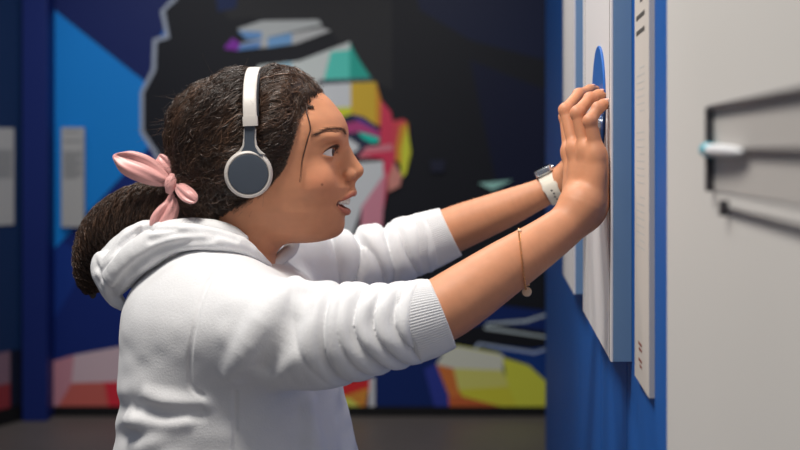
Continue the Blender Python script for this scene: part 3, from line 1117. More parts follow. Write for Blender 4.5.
def sleeve_fn(rows, valleys, phase):
    """sleeve with bunched cloth: valleys are (s, tilt, turn, depth, width) along its axis, in metres"""
    q = spline(np.asarray(rows, float), 5)
    e = unit(q[-1, :3] - q[0, :3])
    up = unit(np.array([0, 0, 1.0]) - e[2] * e)
    sd = np.cross(e, up)
    if sd[1] > 0:
        sd = -sd

    s_end = (q[-1, :3] - q[0, :3]) @ e

    def fn(p):
        best = np.full(len(p), 1e9)
        rel = np.zeros_like(p)
        for i in range(len(q) - 1):
            a, b = q[i, :3], q[i + 1, :3]
            ba = b - a
            t = np.clip((p - a) @ ba / (ba @ ba), 0, 1)
            x = p - a - t[:, None] * ba
            dd = np.linalg.norm(x, axis=1) - (q[i, 3] + (q[i + 1, 3] - q[i, 3]) * t)
            mk = dd < best
            best = np.where(mk, dd, best)
            rel = np.where(mk[:, None], x, rel)
        s = (p - q[0, :3]) @ e
        th = np.arctan2(rel @ up, rel @ sd)      # 0 faces the camera, +90 deg is up
        sw = s + 0.0035 * vnoise(p * 22 + phase)
        disp = 0
        for s0, tilt, turn, depth, width in valleys:
            x = np.abs(sw - s0 - tilt * np.sin(th) - 0.004 * np.sin(2 * th + s0 * 300))
            fade = 0.62 + 0.38 * np.cos(th - turn)
            disp = disp - depth * fade * np.exp(-(x / width) ** 1.25)
        disp = disp + 0.0025 * np.clip((s - 0.11) / 0.05, 0, 1) + 0.0010 * vnoise(p * 50 + phase)
        return smax(best - disp, s - s_end, 0.006)
    r = q[:, 3].max() + 0.008
    return fn, q[:, :3].min(0) - r, q[:, :3].max(0) + r


hd = Field()
hd.add(torso_d, L(95, 550, -135), L(375, 228, 135), k=0.0)
fn, a, b = sleeve_fn([pr(226, 318, 1.195, .060), pr(262, 330, 1.155, .0635), pr(312, 335, 1.125, .0605), pr(355, 331, 1.107, .0520),
                      pr(392, 326, 1.10, .0465), pr(426, 318.5, 1.10, .0415)],
                     [(.167, -.009, .3, .0115, .0050), (.187, -.013, -1.3, .0050, .0035), (.205, -.012, .1, .0120, .0045), (.2265, -.013, -.1, .0085, .0035), (.246, -.012, .2, .0085, .0035), (.140, -.02, 1.3, .004, .005)], 0.7)
hd.add(fn, a, b, k=0.045)
fn, a, b = sleeve_fn([pr(284, 282, 1.44, .058), pr(320, 272, 1.465, .0565), pr(352, 264, 1.485, .0540), pr(388, 254, 1.497, .0480), pr(427, 241, 1.50, .0430)],
                     [(.072, .014, 1.2, .010, .006), (.106, .016, 1.0, .015, .0055), (.132, -.008, .8, .010, .0045), (.157, .008, .9, .016, .0055), (.184, -.010, .9, .009, .004), (.207, .0, .6, .010, .004)], 2.1)
hd.add(fn, a, b, k=0.03)
# shoulder yoke
hd.chain([pr(205, 300, 1.225, .062), pr(235, 306, 1.215, .056), pr(256, 308, 1.212, .042)], k=0.038)
hd.chain([[*L(248, 268, 36), .030], pr(276, 276, 1.41, .048)], k=0.03)

# armhole and side seams: shallow grooves following the surface
SEAMS = [[(222, 265), (213, 275), (206, 288), (199, 308), (194, 330), (190, 355), (189.5, 375), (192, 388), (203, 396)],
         [(235, 392), (235, 420), (235, 460)]]


def project_near(uv, fld, d0=0.98, d1=1.34):
    """first surface point of the field along the line of sight through a photo pixel"""
    D = np.linspace(d0, d1, 500)
    p = np.stack([P(uv[0], uv[1], x) for x in D])
    d = fld(p)
    i = np.argmax(d < 0)
    return p[i] if d[i] < 0 else None


def ridge(rows, k):
    """soft cloth fold along photo points (u, v, radius): follows the surface just below it"""
    out = []
    for u, v, r in spline(np.array(rows, float), 3):
        x = project_near((u, v), hd)
        if x is not None:
            out.append([*(x + np.array([0.0, 0.55 * r, 0.0])), r])
    return out, k


ridges = [ridge(r, k) for r, k in (
    ([(296, 284, .006), (286, 294, .008), (268, 314, .0095), (251, 343, .009), (233, 374, .006)], 0.020),
    ([(306, 404, .006), (309, 430, .009), (313, 470, .009)], 0.016),
    ([(150, 395, .005), (175, 404, .008), (205, 404, .005)], 0.014),
    ([(128, 420, .005), (150, 424, .007), (185, 420, .005)], 0.014))]
for r, k in ridges:
    hd.chain(r, k=k, m=1)


def valley(rows, k):
    out = []
    for u, v, r in spline(np.array(rows, float), 3):
        x = project_near((u, v), hd)
        if x is not None:
            out.append([*(x - np.array([0.0, 0.35 * r, 0.0])), r])
    return out, k


valleys = [valley(r, k) for r, k in (
    ([(306, 293, .003), (297, 312, .0065), (284, 340, .008), (266, 370, .005)], 0.020),
    ([(135, 408, .003), (165, 414, .006), (200, 413, .004)], 0.012))]
for r, k in valleys:
    hd.chain(r, k=k, m=1, mode='s')

seam_pts = []
for line in SEAMS:
    q = spline(np.array(line, float), 4)
    ps = [project_near(x, hd) for x in q]
    seam_pts.append(np.array([x for x in ps if x is not None]))


def hoodie_field(p):
    d = hd(p)
    lo, hi = p.min(0), p.max(0)
    for q in seam_pts:
        if np.any(q.min(0) - .02 > hi) or np.any(q.max(0) + .02 < lo):
            continue
        dm = np.full(len(p), 1e9)
        for i in range(len(q) - 1):
            dm = np.minimum(dm, seg_d(p, q[i], q[i + 1], 0, 0))
        d = d + 0.0055 * np.exp(-(dm / 0.0024) ** 2)
    return d


hv, hq = sdf_mesh(hoodie_field, (-0.40, 1.0, 0.755), (0.06, 1.58, 1.24), 0.0017, slack=0.014)
hoodie = quads_mesh('hoodie', hv, hq, M['hoodie'], person)

# hood: a collapsed roll round the neck with a pouch hanging behind
ho = Field()
ho.chain([pr(269, 265, 1.262, .0045), pr(263, 260.5, 1.246, .0060), pr(252, 252.5, 1.232, .0085), pr(236, 244, 1.220, .0115), pr(212, 239, 1.212, .0150), pr(184, 237, 1.215, .0175),
          pr(160, 243, 1.225, .0205), pr(139, 256, 1.235, .0225), pr(122, 272, 1.25, .0215), pr(113, 286, 1.265, .016)], k=0.0)
ho.chain([pr(244, 239, 1.242, .0055), pr(228, 233, 1.25, .0115), pr(200, 229, 1.26, .0125), pr(165, 230, 1.27, .0125), pr(142, 233, 1.28, .0150),
          pr(122, 247, 1.285, .0165), pr(106, 263, 1.29, .0150)], k=0.005)
ho.chain([pr(106, 262, 1.265, .0100), pr(99.5, 257, 1.27, .0075), pr(97.5, 266, 1.268, .0085), pr(103, 280, 1.268, .0105), pr(113, 296, 1.27, .0110), pr(122, 305, 1.27, .0085)], k=0.006)
ho.chain([pr(137, 229, 1.262, .0060), pr(126, 240, 1.255, .0085), pr(114, 257, 1.255, .0095), pr(103, 272, 1.258, .0080)], k=0.005)
# far half of the roll
ho.chain([[*L(252, 240, 30), .010], [*L(230, 234, 48), .013], [*L(195, 234, 56), .016], [*L(160, 244, 44), .020], [*L(130, 268, 20), .019]], k=0.004)
ho.chain([[*L(271, 264, -8), .005], [*L(279, 260, 10), .008], [*L(288, 250, 30), .010], [*L(280, 240, 50), .012], [*L(235, 236, 56), .013]], k=0.006)
ho.chain([[*L(195, 240, 0), .022], [*L(160, 252, 0), .026], [*L(130, 270, 0), .022]], k=0.012)


for rows in ([(103, 270, .002), (117, 251, .0035), (131, 237, .0035), (147, 230, .003), (175, 229, .002)],
             [(113, 292, .002), (128, 273, .0035), (149, 256, .004), (180, 244, .0035), (212, 239, .0025)],
             [(98, 268, .0015), (104, 283, .003), (115, 298, .0025)],
             [(150, 240, .002), (178, 233, .0028), (210, 232, .0025), (236, 240, .0015)]):
    pts = []
    for u, v, r in spline(np.array(rows, float), 3):
        x = project_near((u, v), ho)
        if x is not None:
            pts.append([*(x - np.array([0, 0.2 * r, 0])), r])
    if len(pts) > 2:
        ho.chain(pts, k=0.007, m=1, mode='s')


def hood_field(p):
    d = ho(p)
    return d - 0.0016 * vnoise(p * np.array([30, 30, 45]) + 5) - 0.0008 * vnoise(p * 85)


gv, gq = sdf_mesh(hood_field, (-0.43, 1.12, 1.04), (-0.12, 1.42, 1.24), 0.0016, slack=0.009)
hood = quads_mesh('hood', gv, gq, M['hoodie'], hoodie)


# ribbed cuffs
def cuff(p0, p1, r0, r1, skew, name='cuff'):
    """open ribbed band from p0 to p1; skew tilts its ends"""
    e = unit(p1 - p0)
    up = unit(np.array([0, 0, 1.0]) - e[2] * e)
    sd = np.cross(e, up)
    n = 360
    th = np.linspace(0, 2 * PI, n, endpoint=False)
    ring = np.cos(th)[:, None] * sd + np.sin(th)[:, None] * up
    prof = []
    for t in np.linspace(0, 1, 26):
        bulge = 0.0015 * math.sin(PI * t)
        prof.append((t, r0 + (r1 - r0) * t + bulge + (-.0035 * max(0, (0.12 - t) / 0.12) ** 2), 1))
    prof += [(1.02, r1 - 0.0006, .5), (1.02, r1 - 0.0026, 0), (0.9, r1 - 0.0035, 0), (0.4, r0 * .4 + r1 * .6 - .004, 0)]
    vs = []
    for t, r, rib in prof:
        c = p0 + (p1 - p0) * t
        rr = r + rib * 0.00075 * np.sin(th * 90)
        sk = skew * np.sin(th) * 1.0
        vs.append(c + ring * rr[:, None] + e * sk[:, None] + ring * 0)
    vs = np.vstack(vs)
    idx = np.arange(len(prof) * n).reshape(len(prof), n)
    q = np.stack([idx[:-1], np.roll(idx, -1, 1)[:-1], np.roll(idx, -1, 1)[1:], idx[1:]], -1).reshape(-1, 4)
    return quads_mesh(name, vs, q[:, ::-1], M['rib'], hoodie)


cuff(P(404, 324, 1.10), P(441.5, 313.5, 1.103), .0445, .0395, -0.0045)
cuff(P(405, 249, 1.50), P(450, 232, 1.497), .0450, .0385, -0.003)

# ------------------------------------------------------------------ trousers and shoes (below the frame)
tr = Field()
tr.ell(L(236, 500, 0), (82 * S, 104 * S, 66 * S), k=0.02)
for sg_ in (-1, 1):
    y = Y0 + sg_ * 0.075
    tr.chain([[-.2145, Y0 + sg_ * .06, .80, .085], [-.205, y, .60, .074], [-.20, y, .44, .062], [-.212, y, .25, .056], [-.222, y, .085, .052]], k=0.02)
tv, tq = sdf_mesh(tr, (-0.36, 1.10, 0.02), (-0.06, 1.50, 0.96), 0.006, slack=0.02)
quads_mesh('trousers', tv, tq, M['denim'], person)
for sg_ in (-1, 1):
    y = Y0 + sg_ * 0.075
    sf = Field()
    sf.chain([[-.245, y, .045, .036], [-.20, y, .05, .040], [-.14, y, .040, .036], [-.085, y, .032, .028]], k=0.0)
    sf.chain([[-.235, y, .05, .038], [-.225, y, .09, .040]], k=0.02)
    sf.add(lambda p: 0.008 - p[:, 2], (-.4, y - .1, -.1), (0, y + .1, .05), k=0.004, mode='i')
    sv, sq = sdf_mesh(sf, (-.32, y - .07, -.02), (-.03, y + .07, .15), 0.004, slack=0.02)
    sh = quads_mesh('shoe', sv, sq, M['shoe'], person)
    mb = MB()
    th = np.linspace(0, 2 * PI, 40, endpoint=False)
    outl = np.stack([-.165 + .122 * np.cos(th), y + .042 * np.sin(th), np.zeros(40)], 1)
    mb.prism(outl, (0, 0, .022))
    mb.build('sole', M['sole'], sh)

# ------------------------------------------------------------------ face parts
for sg_ in (-1, 1):
    c = L(326.6, 151.6, sg_ * 24)
    mb = MB()
    R = 9.7 * S
    ga = unit(np.array([1.0, sg_ * 0.03 - 0.16, 0.0]))
    prof = []
    for a in np.linspace(0.001, PI - 0.001, 60):
        prof.append((R * math.sin(a) * (1.0), R * math.cos(a)))
    mb.lathe([(r + 0, h) for r, h in prof], c, ga, seg=48)
    # colour by angle from the gaze axis
    cen = [np.mean([mb.v[0][i] for i in f], axis=0) for f in mb.f]
    for i, f in enumerate(mb.f):
        d = unit(np.array(cen[i]) - c)
        ang = math.degrees(math.acos(max(-1, min(1, float(d @ ga)))))
        mb.mi[i] = 2 if ang < 13 else (1 if ang < 30 else 0)
    mb.build('eye', [M['eye_white'], M['iris'], M['pupil']], person, sharp=False)


def surf_many(pts, fld=body, off=0.0):
    """push head-local points onto the skin along the surface gradient"""
    p = np.array([L(*q) for q in np.asarray(pts, float)])
    for _ in range(6):
        d = fld(p)
        g = np.stack([fld(p + e) - fld(p - e) for e in np.eye(3) * 5e-4], 1) / 1e-3
        g /= np.linalg.norm(g, axis=1, keepdims=True) + 1e-9
        p = p - g * (d - off)[:, None]
    return p


def hairs(name, rows, rad, parent, material, sides=4, taper=0.25):
    """rows: list of equal length point arrays"""
    paths = np.array(rows)
    N = paths.shape[1]
    t = np.linspace(0, 1, N)
    r = rad * (1 - (1 - taper) * t ** 2)
    vs, q = tubes(paths, np.broadcast_to(r, paths.shape[:2]), sides)
    return quads_mesh(name, vs, q, material, parent)


for sg_ in (-1, 1):
    ra_, rb_ = [], []
    for k_ in range(150):
        t = rng.random()
        bu = 346.0 - 30 * t
        bvv = 132.6 - 1.6 * math.sin(t * PI * .9) + 3.6 * t ** 2 + rng.normal() * (1.7 - 1.0 * t)
        bw = 11 + 25 * t ** 1.0
        ra_.append((bu, bvv, sg_ * bw))
        rb_.append((bu - 4.5, bvv - 1.0 + 1.6 * t + rng.normal() * .4, sg_ * (bw + 3.5)))
    A_ = surf_many(ra_, off=0.0002)
    B_ = surf_many(rb_, off=0.0006)
    rows = np.stack([A_, (A_ + B_) / 2 + np.array([.0004, 0, .0003]), B_], 1)
    hairs('eyebrow', rows, 0.00019, person, M['brow'])
    # lashes: along the upper lid edge
    rows = []
    c0, c1 = np.array([324.6, 33.8, 154.0]), np.array([336.6, 12.5, 153.4])
    ax = unit(c1 - c0)
    fw = np.array([1.0, 0, 0])
    fw = unit(fw - (fw @ ax) * ax)
    upv = np.cross(ax, fw)
    if upv[2] > 0:
        upv = -upv
    cen = np.array([326.6, 24, 151.6])
    lid_line = []
    for t in np.linspace(0.02, 0.98, 46):
        base_pt = c0 + (c1 - c0) * t
        dirv = unit(fw + 0.95 * upv)
        # walk along the opening plane until the lid sphere
        ss = np.linspace(0, 24, 400)
        pts = base_pt + ss[:, None] * dirv
        rr = np.linalg.norm(pts - cen, axis=1)
        ok = np.flatnonzero(rr <= 10.7)
        e = pts[ok[-1]] if len(ok) else pts[0]
        nrm = unit(e - cen)
        a = L(e[0], e[2], sg_ * e[1])
        lid_line.append(a)
        tip = e + nrm * 3.6 + upv * 2.0 + fw * 1.4
        mid = e + nrm * 2.2 + upv * 0.4
        rows.append([a, L(mid[0], mid[2], sg_ * mid[1]), L(tip[0], tip[2], sg_ * tip[1])])
    lash = hairs('eyelash', rows, 0.00028, person, M['brow'])
    mb = MB()
    ll = np.array(lid_line)
    mb.sweep(ll, 0.0006, 0.0005, np.array([0, 0, 1.0]), seg=8)
    mb.build('lash_line', M['brow'], lash)

# upper teeth
mb = MB()
arc = [(0, 349.2), (5, 348.8), (9.5, 346.6), (13.5, 342.6), (16.5, 337.5), (18, 331)]
xs = [w_ for w_, _ in arc]
us = [u_ for _, u_ in arc]
edges_w = [0, 5.2, 9.2, 12.6, 15.4, 17.4]
for sg_ in (-1, 1):
    for i in range(5):
        wm = (edges_w[i] + edges_w[i + 1]) / 2
        um = np.interp(wm, xs, us)
        du = np.interp(edges_w[i + 1], xs, us) - np.interp(edges_w[i], xs, us)
        tx = unit(np.array([du, edges_w[i + 1] - edges_w[i], 0]))
        half = 0.5 * math.hypot(du, edges_w[i + 1] - edges_w[i]) * 0.97
        h_ = (5.0, 4.7, 4.8, 4.3, 3.9)[i]
        A = np.array([tx * np.array([1, sg_, 1]), np.array([tx[1], -sg_ * tx[0], 0]), [0, 0, 1.0]])
        q = L(um - 0.6, 199.6, sg_ * wm)
        mb.ball(q, (half * S * 1.05, 1.9 * S, h_ * S), seg=8, axes=A)
mb.build('teeth', M['teeth'], person)

# fingernails of the near hand
for k_, side in (('middle', 1), ('ring', 1), ('pinky', 1)):
    r_ = FING[k_]
    a, b = np.array(r_[2][:3]), np.array(r_[4][:3])
    ax = unit(b - a)
    back = np.array([-0.25, -0.25, 1.0])
    back = unit(back - (back @ ax) * ax)
    sd = np.cross(ax, back)
    c = np.array(r_[3][:3]) + ax * 0.003 + back * (r_[3][3] - 0.0012)
    mb = MB()
    mb.ball(c, (.0062, .0046, .0017), seg=10, axes=np.array([ax, sd, back]))
    mb.build('fingernail', M['nail'], person)

# ------------------------------------------------------------------ hair
HLV = [60, 85, 92, 100, 110, 120, 135, 150, 165, 180, 192, 200, 206, 214, 226, 240]
HLU = [326, 324, 325, 315, 308, 303, 298, 293.5, 288, 276, 260, 246, 236, 226, 219, 212]


def hairline(u, v):
    return np.interp(v, HLV, HLU) - u


def skull_d(p):
    """cranium joined to the nape, metres"""
    d = head_d(p)
    q = np.asarray(L(252, 200, 0))
    e = seg_d(p, L(258, 180, 0), L(244, 245, 0), 39 * S, 37 * S)
    return smin(d, e, 0.02)


def hair_d(p):
    u, v, w = loc(p)
    g = hairline(u, v)
    th = -3 + 11.5 * np.sqrt(np.clip(g - 3, 0, 28) / 28)
    th = th + 6 * np.clip((215 - u) / 40, 0, 1) * np.clip((190 - v) / 40, 0, 1)
    # pressed down under the headband and the ear cup
    near = np.exp(-((u - 258.5) / 9.0) ** 2) * np.clip((165 - v) / 15, 0, 1)
    th = th - near * (4.0 + 2.5 * np.clip((np.abs(w) - 25) / 25, 0, 1))
    cupd = np.sqrt((u - 258) ** 2 + (v - 172) ** 2)
    th = np.where((np.abs(w) > 25) & (u < 264), np.minimum(th, 6.5 + 6 * np.clip((cupd - 22) / 14, 0, 1)), th)
    # locks: ridges running back towards the tie
    ang = np.arctan2(v - 192, u - 182)
    rid = np.sin(ang * 34 + 5 * vnoise(p * 30) + w * .15)
    d = skull_d(p) - (th + 0.9 * rid + 1.2 * vnoise(p * 55)) * S
    d = smax(d, -g * S * 0.8, 0.006)
    d = smax(d, (v - 228) * S, 0.006)
    return d


TIE = L(183, 190, -4)
# roll of hair gathered at the tie
hf = Field()
hf.add(hair_d, L(150, 235, -75), L(335, 55, 75), k=0.0)
hf.chain([[*L(205, 170, 0), .036], [*L(190, 186, -2), .022], [*L(180, 192, -2), .014]], k=0.02)
hf.chain([[*L(200, 190, 0), .026], [*L(203, 212, 0), .024], [*L(206, 228, 0), .020]], k=0.02)
cv, cq = sdf_mesh(hf, (-0.335, 1.19, 1.16), (-0.075, 1.41, 1.43), 0.0022)


def grad(f, p, e=6e-4):
    g = np.stack([f(p + d) - f(p - d) for d in np.eye(3) * e], 1)
    return g / (np.linalg.norm(g, axis=1, keepdims=True) + 1e-9)


def strand_set(roots, n_pts, amp, freq, lift, r0, seed_noise):
    """hair running over the cap from the roots to the tie"""
    Mn = len(roots)
    t = np.linspace(0, 1, n_pts)
    paths = roots[:, None] * (1 - t)[None, :, None] + TIE[None, None] * t[None, :, None]
    # bow the paths outward before projecting
    flat = paths.reshape(-1, 3)
    for _ in range(4):
        d = hf(flat)
        g = grad(hf, flat)
        want = np.tile(lift * np.ones(n_pts), Mn) + np.repeat(rng.random(Mn) ** 2 * 0.0045, n_pts)
        step = np.clip(d - want, -0.03, 0.03)
        flat = flat - g * step[:, None]
    g = grad(hf, flat)
    paths = flat.reshape(Mn, n_pts, 3)
    g = g.reshape(Mn, n_pts, 3)
    tan = np.gradient(paths, axis=1)
    tan /= np.linalg.norm(tan, axis=2, keepdims=True) + 1e-12
    side = np.cross(tan, g)
    ln_ = np.concatenate([np.zeros((Mn, 1)), np.cumsum(np.linalg.norm(np.diff(paths, axis=1), axis=2), axis=1)], 1)
    # clumps share their wave phase
    ph = vnoise(roots * 38 + seed_noise) * 6 + rng.normal(size=Mn) * 0.35
    fr = freq * (1 + 0.25 * vnoise(roots * 30 + 9))
    arg = ln_ * fr[:, None] + ph[:, None]
    env = np.sin(np.clip(t * .9 + .06, 0, 1) * PI) ** 0.5 * 0.9 + 0.1
    A = amp * (0.5 + rng.random(Mn))[:, None] * env[None]
    pu, pvv, pw = loc(paths.reshape(-1, 3))
    flat_ = np.exp(-((pu - 258.5) / 11.0) ** 2) * np.clip((165 - pvv) / 15, 0, 1)
    flat_ = np.maximum(flat_, np.clip((36 - np.sqrt((pu - 258) ** 2 + (pvv - 172) ** 2)) / 8, 0, 1) * (np.abs(pw) > 25))
    flat_ = flat_.reshape(paths.shape[:2])
    A = A * (1 - 0.75 * flat_)
    paths = paths - g * (0.0022 * flat_)[..., None]
    paths = paths + side * (A * np.sin(arg))[..., None] + g * (A * 0.6 * (1 + np.cos(arg + 0.7)))[..., None]
    rad = r0 * (0.6 + 0.8 * rng.random(Mn))[:, None] * np.linspace(1, .75, n_pts)[None]
    return paths, rad


# roots: points of the cap, denser towards the hairline
cu, cvv, cw = loc(cv)
wgt = np.where(cu > 205, 1.0, 0.45) * np.where(cw < 20, 1.0, 0.45) * np.where(cvv < 215, 1, .3)
wgt = wgt * np.where(hairline(cu, cvv) < 16, 1.9, 1.0)
wgt = wgt / wgt.sum()
ri = rng.choice(len(cv), 11000, p=wgt)
pa, ra = strand_set(cv[ri], 34, 0.0025, 340.0, -0.0004, 0.00030, 1.0)
vs1, q1 = tubes(pa, ra, 3)
# broad locks
ri = rng.choice(len(cv), 300, p=wgt)
pb, rb = strand_set(cv[ri], 40, 0.0032, 270.0, -0.0010, 0.0010, 4.0)
vs2, q2 = tubes(pb, rb, 5)
# flyaways, standing off the head
ri = rng.choice(len(cv), 900)
root = cv[ri]
g = grad(hf, root)
dirs = unit(TIE - L(300, 90, 0))
t = np.linspace(0, 1, 10)
ln_ = 0.006 + 0.018 * rng.random(len(root))
curl = rng.normal(size=(len(root), 3)) * 0.6
pc = root[:, None] + (g[:, None] * (0.6 * t)[None, :, None] + (dirs * 0.9)[None, None] * t[None, :, None] + curl[:, None] * (t ** 2)[None, :, None]) * ln_[:, None, None]
rc = np.broadcast_to(0.00016 * np.linspace(1, .5, 10), pc.shape[:2])
vs3, q3 = tubes(pc, rc, 3)
# short curls along the hairline of the temple and behind the ear
hl = []
for i in range(1000):
    vv = rng.uniform(92, 200)
    uu = np.interp(vv, HLV, HLU) - rng.uniform(-2, 9)
    hl.append((uu, vv, -46))
hl = surf_many(hl, off=0.001)
g = grad(body, hl)
down = np.array([0.35, 0, -1.0])
t = np.linspace(0, 1, 16)
ln_ = (0.010 + 0.024 * rng.random(len(hl)))
tx = np.cross(g, down)
ph = rng.random(len(hl)) * 6
pd = hl[:, None] + (np.array([-0.5, 0, 0.1]) + down * 0.6)[None, None] * (t[None, :, None] * ln_[:, None, None])
pd = pd + g[:, None] * (0.0012 + 0.0012 * np.sin(t * 14)[None, :, None]) + tx[:, None] * (0.0022 * np.sin(t[None] * 15 + ph[:, None]))[..., None]
rd = np.broadcast_to(0.00024 * np.linspace(1, .4, 16), pd.shape[:2])
vs4, q4 = tubes(pd, rd, 3)
HDARK, HLIGHT = lin((44, 31, 25)), lin((112, 82, 62))


def strand_tint(paths, sides, k_=30):
    f_ = np.clip(0.35 + 0.55 * vnoise(paths[:, 0] * k_) + 0.22 * rng.normal(size=len(paths)), 0, 1) ** 1.5
    c = HDARK + (HLIGHT - HDARK) * f_[:, None]
    return np.repeat(c, paths.shape[1] * sides, axis=0)


off = 0
V, Q, TC = [], [], []
for a, b, c in ((cv, cq, np.tile(HDARK, (len(cv), 1))), (vs1, q1, strand_tint(pa, 3)), (vs2, q2, strand_tint(pb, 5)),
                (vs3, q3, strand_tint(pc, 3)), (vs4, q4, strand_tint(pd, 3))):
    V.append(a)
    Q.append(b + off)
    TC.append(c)
    off += len(a)
hair = quads_mesh('hair', np.vstack(V), np.vstack(Q), M['hair'], person, color=np.vstack(TC))

# loose lock over the temple
lk = [(307, 93), (309, 103), (307.5, 112), (309, 121), (310, 130), (307, 139), (304, 150), (301.5, 161), (301, 172), (300, 182)]
rows = []
for dx in (0, .9, -.6):
    pts = surf_many([(400 - (400 - a - dx * (0.3 + .08 * i)) * .958, 150 - (150 - b) * .958, -44) for i, (a, b) in enumerate(lk)], off=0.0030)
    rows.append(spline(pts, 5))
paths = np.array(rows)
rr = np.broadcast_to(np.linspace(0.0006, 0.0002, paths.shape[1]), paths.shape[:2])
vs, q = tubes(paths, rr, 6)
quads_mesh('loose_lock', vs, q, M['brow'], person)

# ponytail
cl = spline(np.array([[*L(186, 189, -2), .012], [*L(176, 194, 2), .017], [*L(158, 204, 10), .027], [*L(129, 216, 22), .033], [*L(102, 236, 34), .035],
                      [*L(85, 260, 42), .029], [*L(77, 283, 44), .018], [*L(79, 300, 44), .007]]), 6)
pf = Field()
pf.chain([list(r[:3]) + [r[3] * .72] for r in cl[::3]], k=0.004, m=1)


def pony_field(p):
    return pf(p) - 0.0022 * vnoise(p * 120) - 0.0025 * vnoise(p * 60)


pv, pq = sdf_mesh(pony_field, (-0.45, 1.22, 1.06), (-0.25, 1.44, 1.28), 0.0026)
NS = 5200
npt = 36
tt = np.linspace(0, 1, npt)
ci = tt * (len(cl) - 1)
cen = np.stack([np.interp(ci, np.arange(len(cl)), cl[:, k_]) for k_ in range(4)], 1)
tn = np.gradient(cen[:, :3], axis=0)
tn /= np.linalg.norm(tn, axis=1, keepdims=True)
n1 = np.cross(tn, np.array([0, 1.0, 0]))
n1 /= np.linalg.norm(n1, axis=1, keepdims=True)
n2 = np.cross(tn, n1)
th0 = rng.random(NS) * 2 * PI
rr0 = np.sqrt(rng.uniform(0.45, 1.25, NS))
start = rng.uniform(0, 0.55, NS)
end = np.minimum(1, start + rng.uniform(0.25, 0.6, NS))
par = start[:, None] + (end - start)[:, None] * tt[None]
ix = par * (npt - 1)
i0 = np.clip(ix.astype(int), 0, npt - 2)
fr = (ix - i0)[..., None]
C4 = cen[i0] * (1 - fr) + cen[i0 + 1] * fr
N1 = n1[i0] * (1 - fr) + n1[i0 + 1] * fr
N2 = n2[i0] * (1 - fr) + n2[i0 + 1] * fr
seedp = np.stack([np.cos(th0) * 2.5, np.sin(th0) * 2.5, start * 6], 1)
ph = vnoise(seedp) * 6 + rng.normal(size=NS) * .6
arg = par * 95 * (1 + .15 * vnoise(seedp + 3))[:, None] + ph[:, None]
rad = C4[..., 3] * rr0[:, None] + 0.0036 * np.sin(arg)
tha = th0[:, None] + 0.16 * np.cos(arg) + 0.5 * (par - start[:, None])
pp = C4[..., :3] + N1 * (rad * np.cos(tha))[..., None] + N2 * (rad * np.sin(tha))[..., None]
rs = (0.00040 * (0.5 + rng.random(NS)))[:, None] * np.linspace(1, .6, npt)[None]
vs, q = tubes(pp, rs, 3)
pony = quads_mesh('ponytail', np.vstack([pv, vs]), np.vstack([pq, q + len(pv)]), M['hair'], person, color=np.vstack([np.tile(HDARK, (len(pv), 1)), strand_tint(pp, 3, 60)]))

# ------------------------------------------------------------------ hair bow
bow = empty('hair_bow', L(179, 190, -12), 'pink satin hair bow tied round the dark curly ponytail', 'hair bow')


def petal(name, pts, wid, thick, nrm, fold=0.0, parent=None, seg=28):
    """leaf of doubled cloth: centre line rows, half-widths, half-thickness, and a fold along it"""
    q = spline(np.array([[*p, w_, t_] for p, w_, t_ in zip(pts, wid, thick)]), 6)
    N = len(q)
    t = np.gradient(q[:, :3], axis=0)
    t /= np.linalg.norm(t, axis=1, keepdims=True)
    n = np.asarray(nrm, float)[None] - (t @ np.asarray(nrm, float))[:, None] * t
    n /= np.linalg.norm(n, axis=1, keepdims=True)
    s = np.cross(t, n)
    th = np.linspace(0, 2 * PI, seg, endpoint=False)
    vs = []
    for i in range(N):
        x = np.cos(th)
        y = np.sin(th)
        f_ = fold * (0.7 * np.cos(x * PI * 1.5 + i * .10) + 0.5 * np.cos(x * PI * 3.1 + 0.8 - i * .07) - 0.3) * math.sin(PI * min(1, i / (N - 1) * 1.1)) ** .6
        vs.append(q[i, :3] + s[i] * (q[i, 3] * x)[:, None] + n[i] * (0.55 * q[i, 4] * y * (1 - .3 * x * x) + f_)[:, None])
    mb = MB()
    vs = np.vstack(vs)
    fs = []
    for i in range(N - 1):
        for j in range(seg):
            k_ = (j + 1) % seg
            fs.append((i * seg + j, i * seg + k_, (i + 1) * seg + k_, (i + 1) * seg + j))
    fs.append(tuple(range(seg))[::-1])
    fs.append(tuple(range((N - 1) * seg, N * seg)))
    mb.add(vs, fs)
    return mb.build(name, M['satin'], parent, sharp=False)


px = S
petal('tail', [L(176, 182, -20), L(165, 176, -24), L(150, 168, -26), L(134, 161.5, -26), L(125, 157.5, -25), L(120, 155.5, -24)],
      [4 * px, 10 * px, 13.5 * px, 12 * px, 6.5 * px, 1.5 * px], [3 * px, 4.2 * px, 3.6 * px, 2.6 * px, 1.8 * px, .8 * px], (0.1, -1, 0.25), 0.0042, bow)
petal('loop', [L(179, 182, -14), L(174, 172, -17), L(168, 164, -18), L(163, 158.5, -16), L(161.5, 157.5, -13)],
      [4 * px, 8 * px, 8 * px, 6 * px, 2 * px], [4 * px, 5 * px, 4.5 * px, 3.4 * px, 1.2 * px], (-0.2, -1, 0.1), 0.0024, bow)
petal('tail', [L(178, 192, -20), L(177, 203, -24), L(173, 212, -26), L(167, 221, -27), L(163, 230, -26)],
      [3.5 * px, 8 * px, 11 * px, 11 * px, 7 * px], [3 * px, 4 * px, 4 * px, 3 * px, 1.5 * px], (0.15, -1, -0.1), 0.0048, bow)
petal('loop', [L(181, 184, -22), L(188, 187, -34), L(196, 192.5, -42), L(203, 197, -45), L(206, 199, -45)],
      [3.5 * px, 6.5 * px, 7.5 * px, 5.5 * px, 2.0 * px], [3.5 * px, 4.5 * px, 4.5 * px, 3.5 * px, 1.5 * px], (-0.1, -1, 0.3), 0.0026, bow)
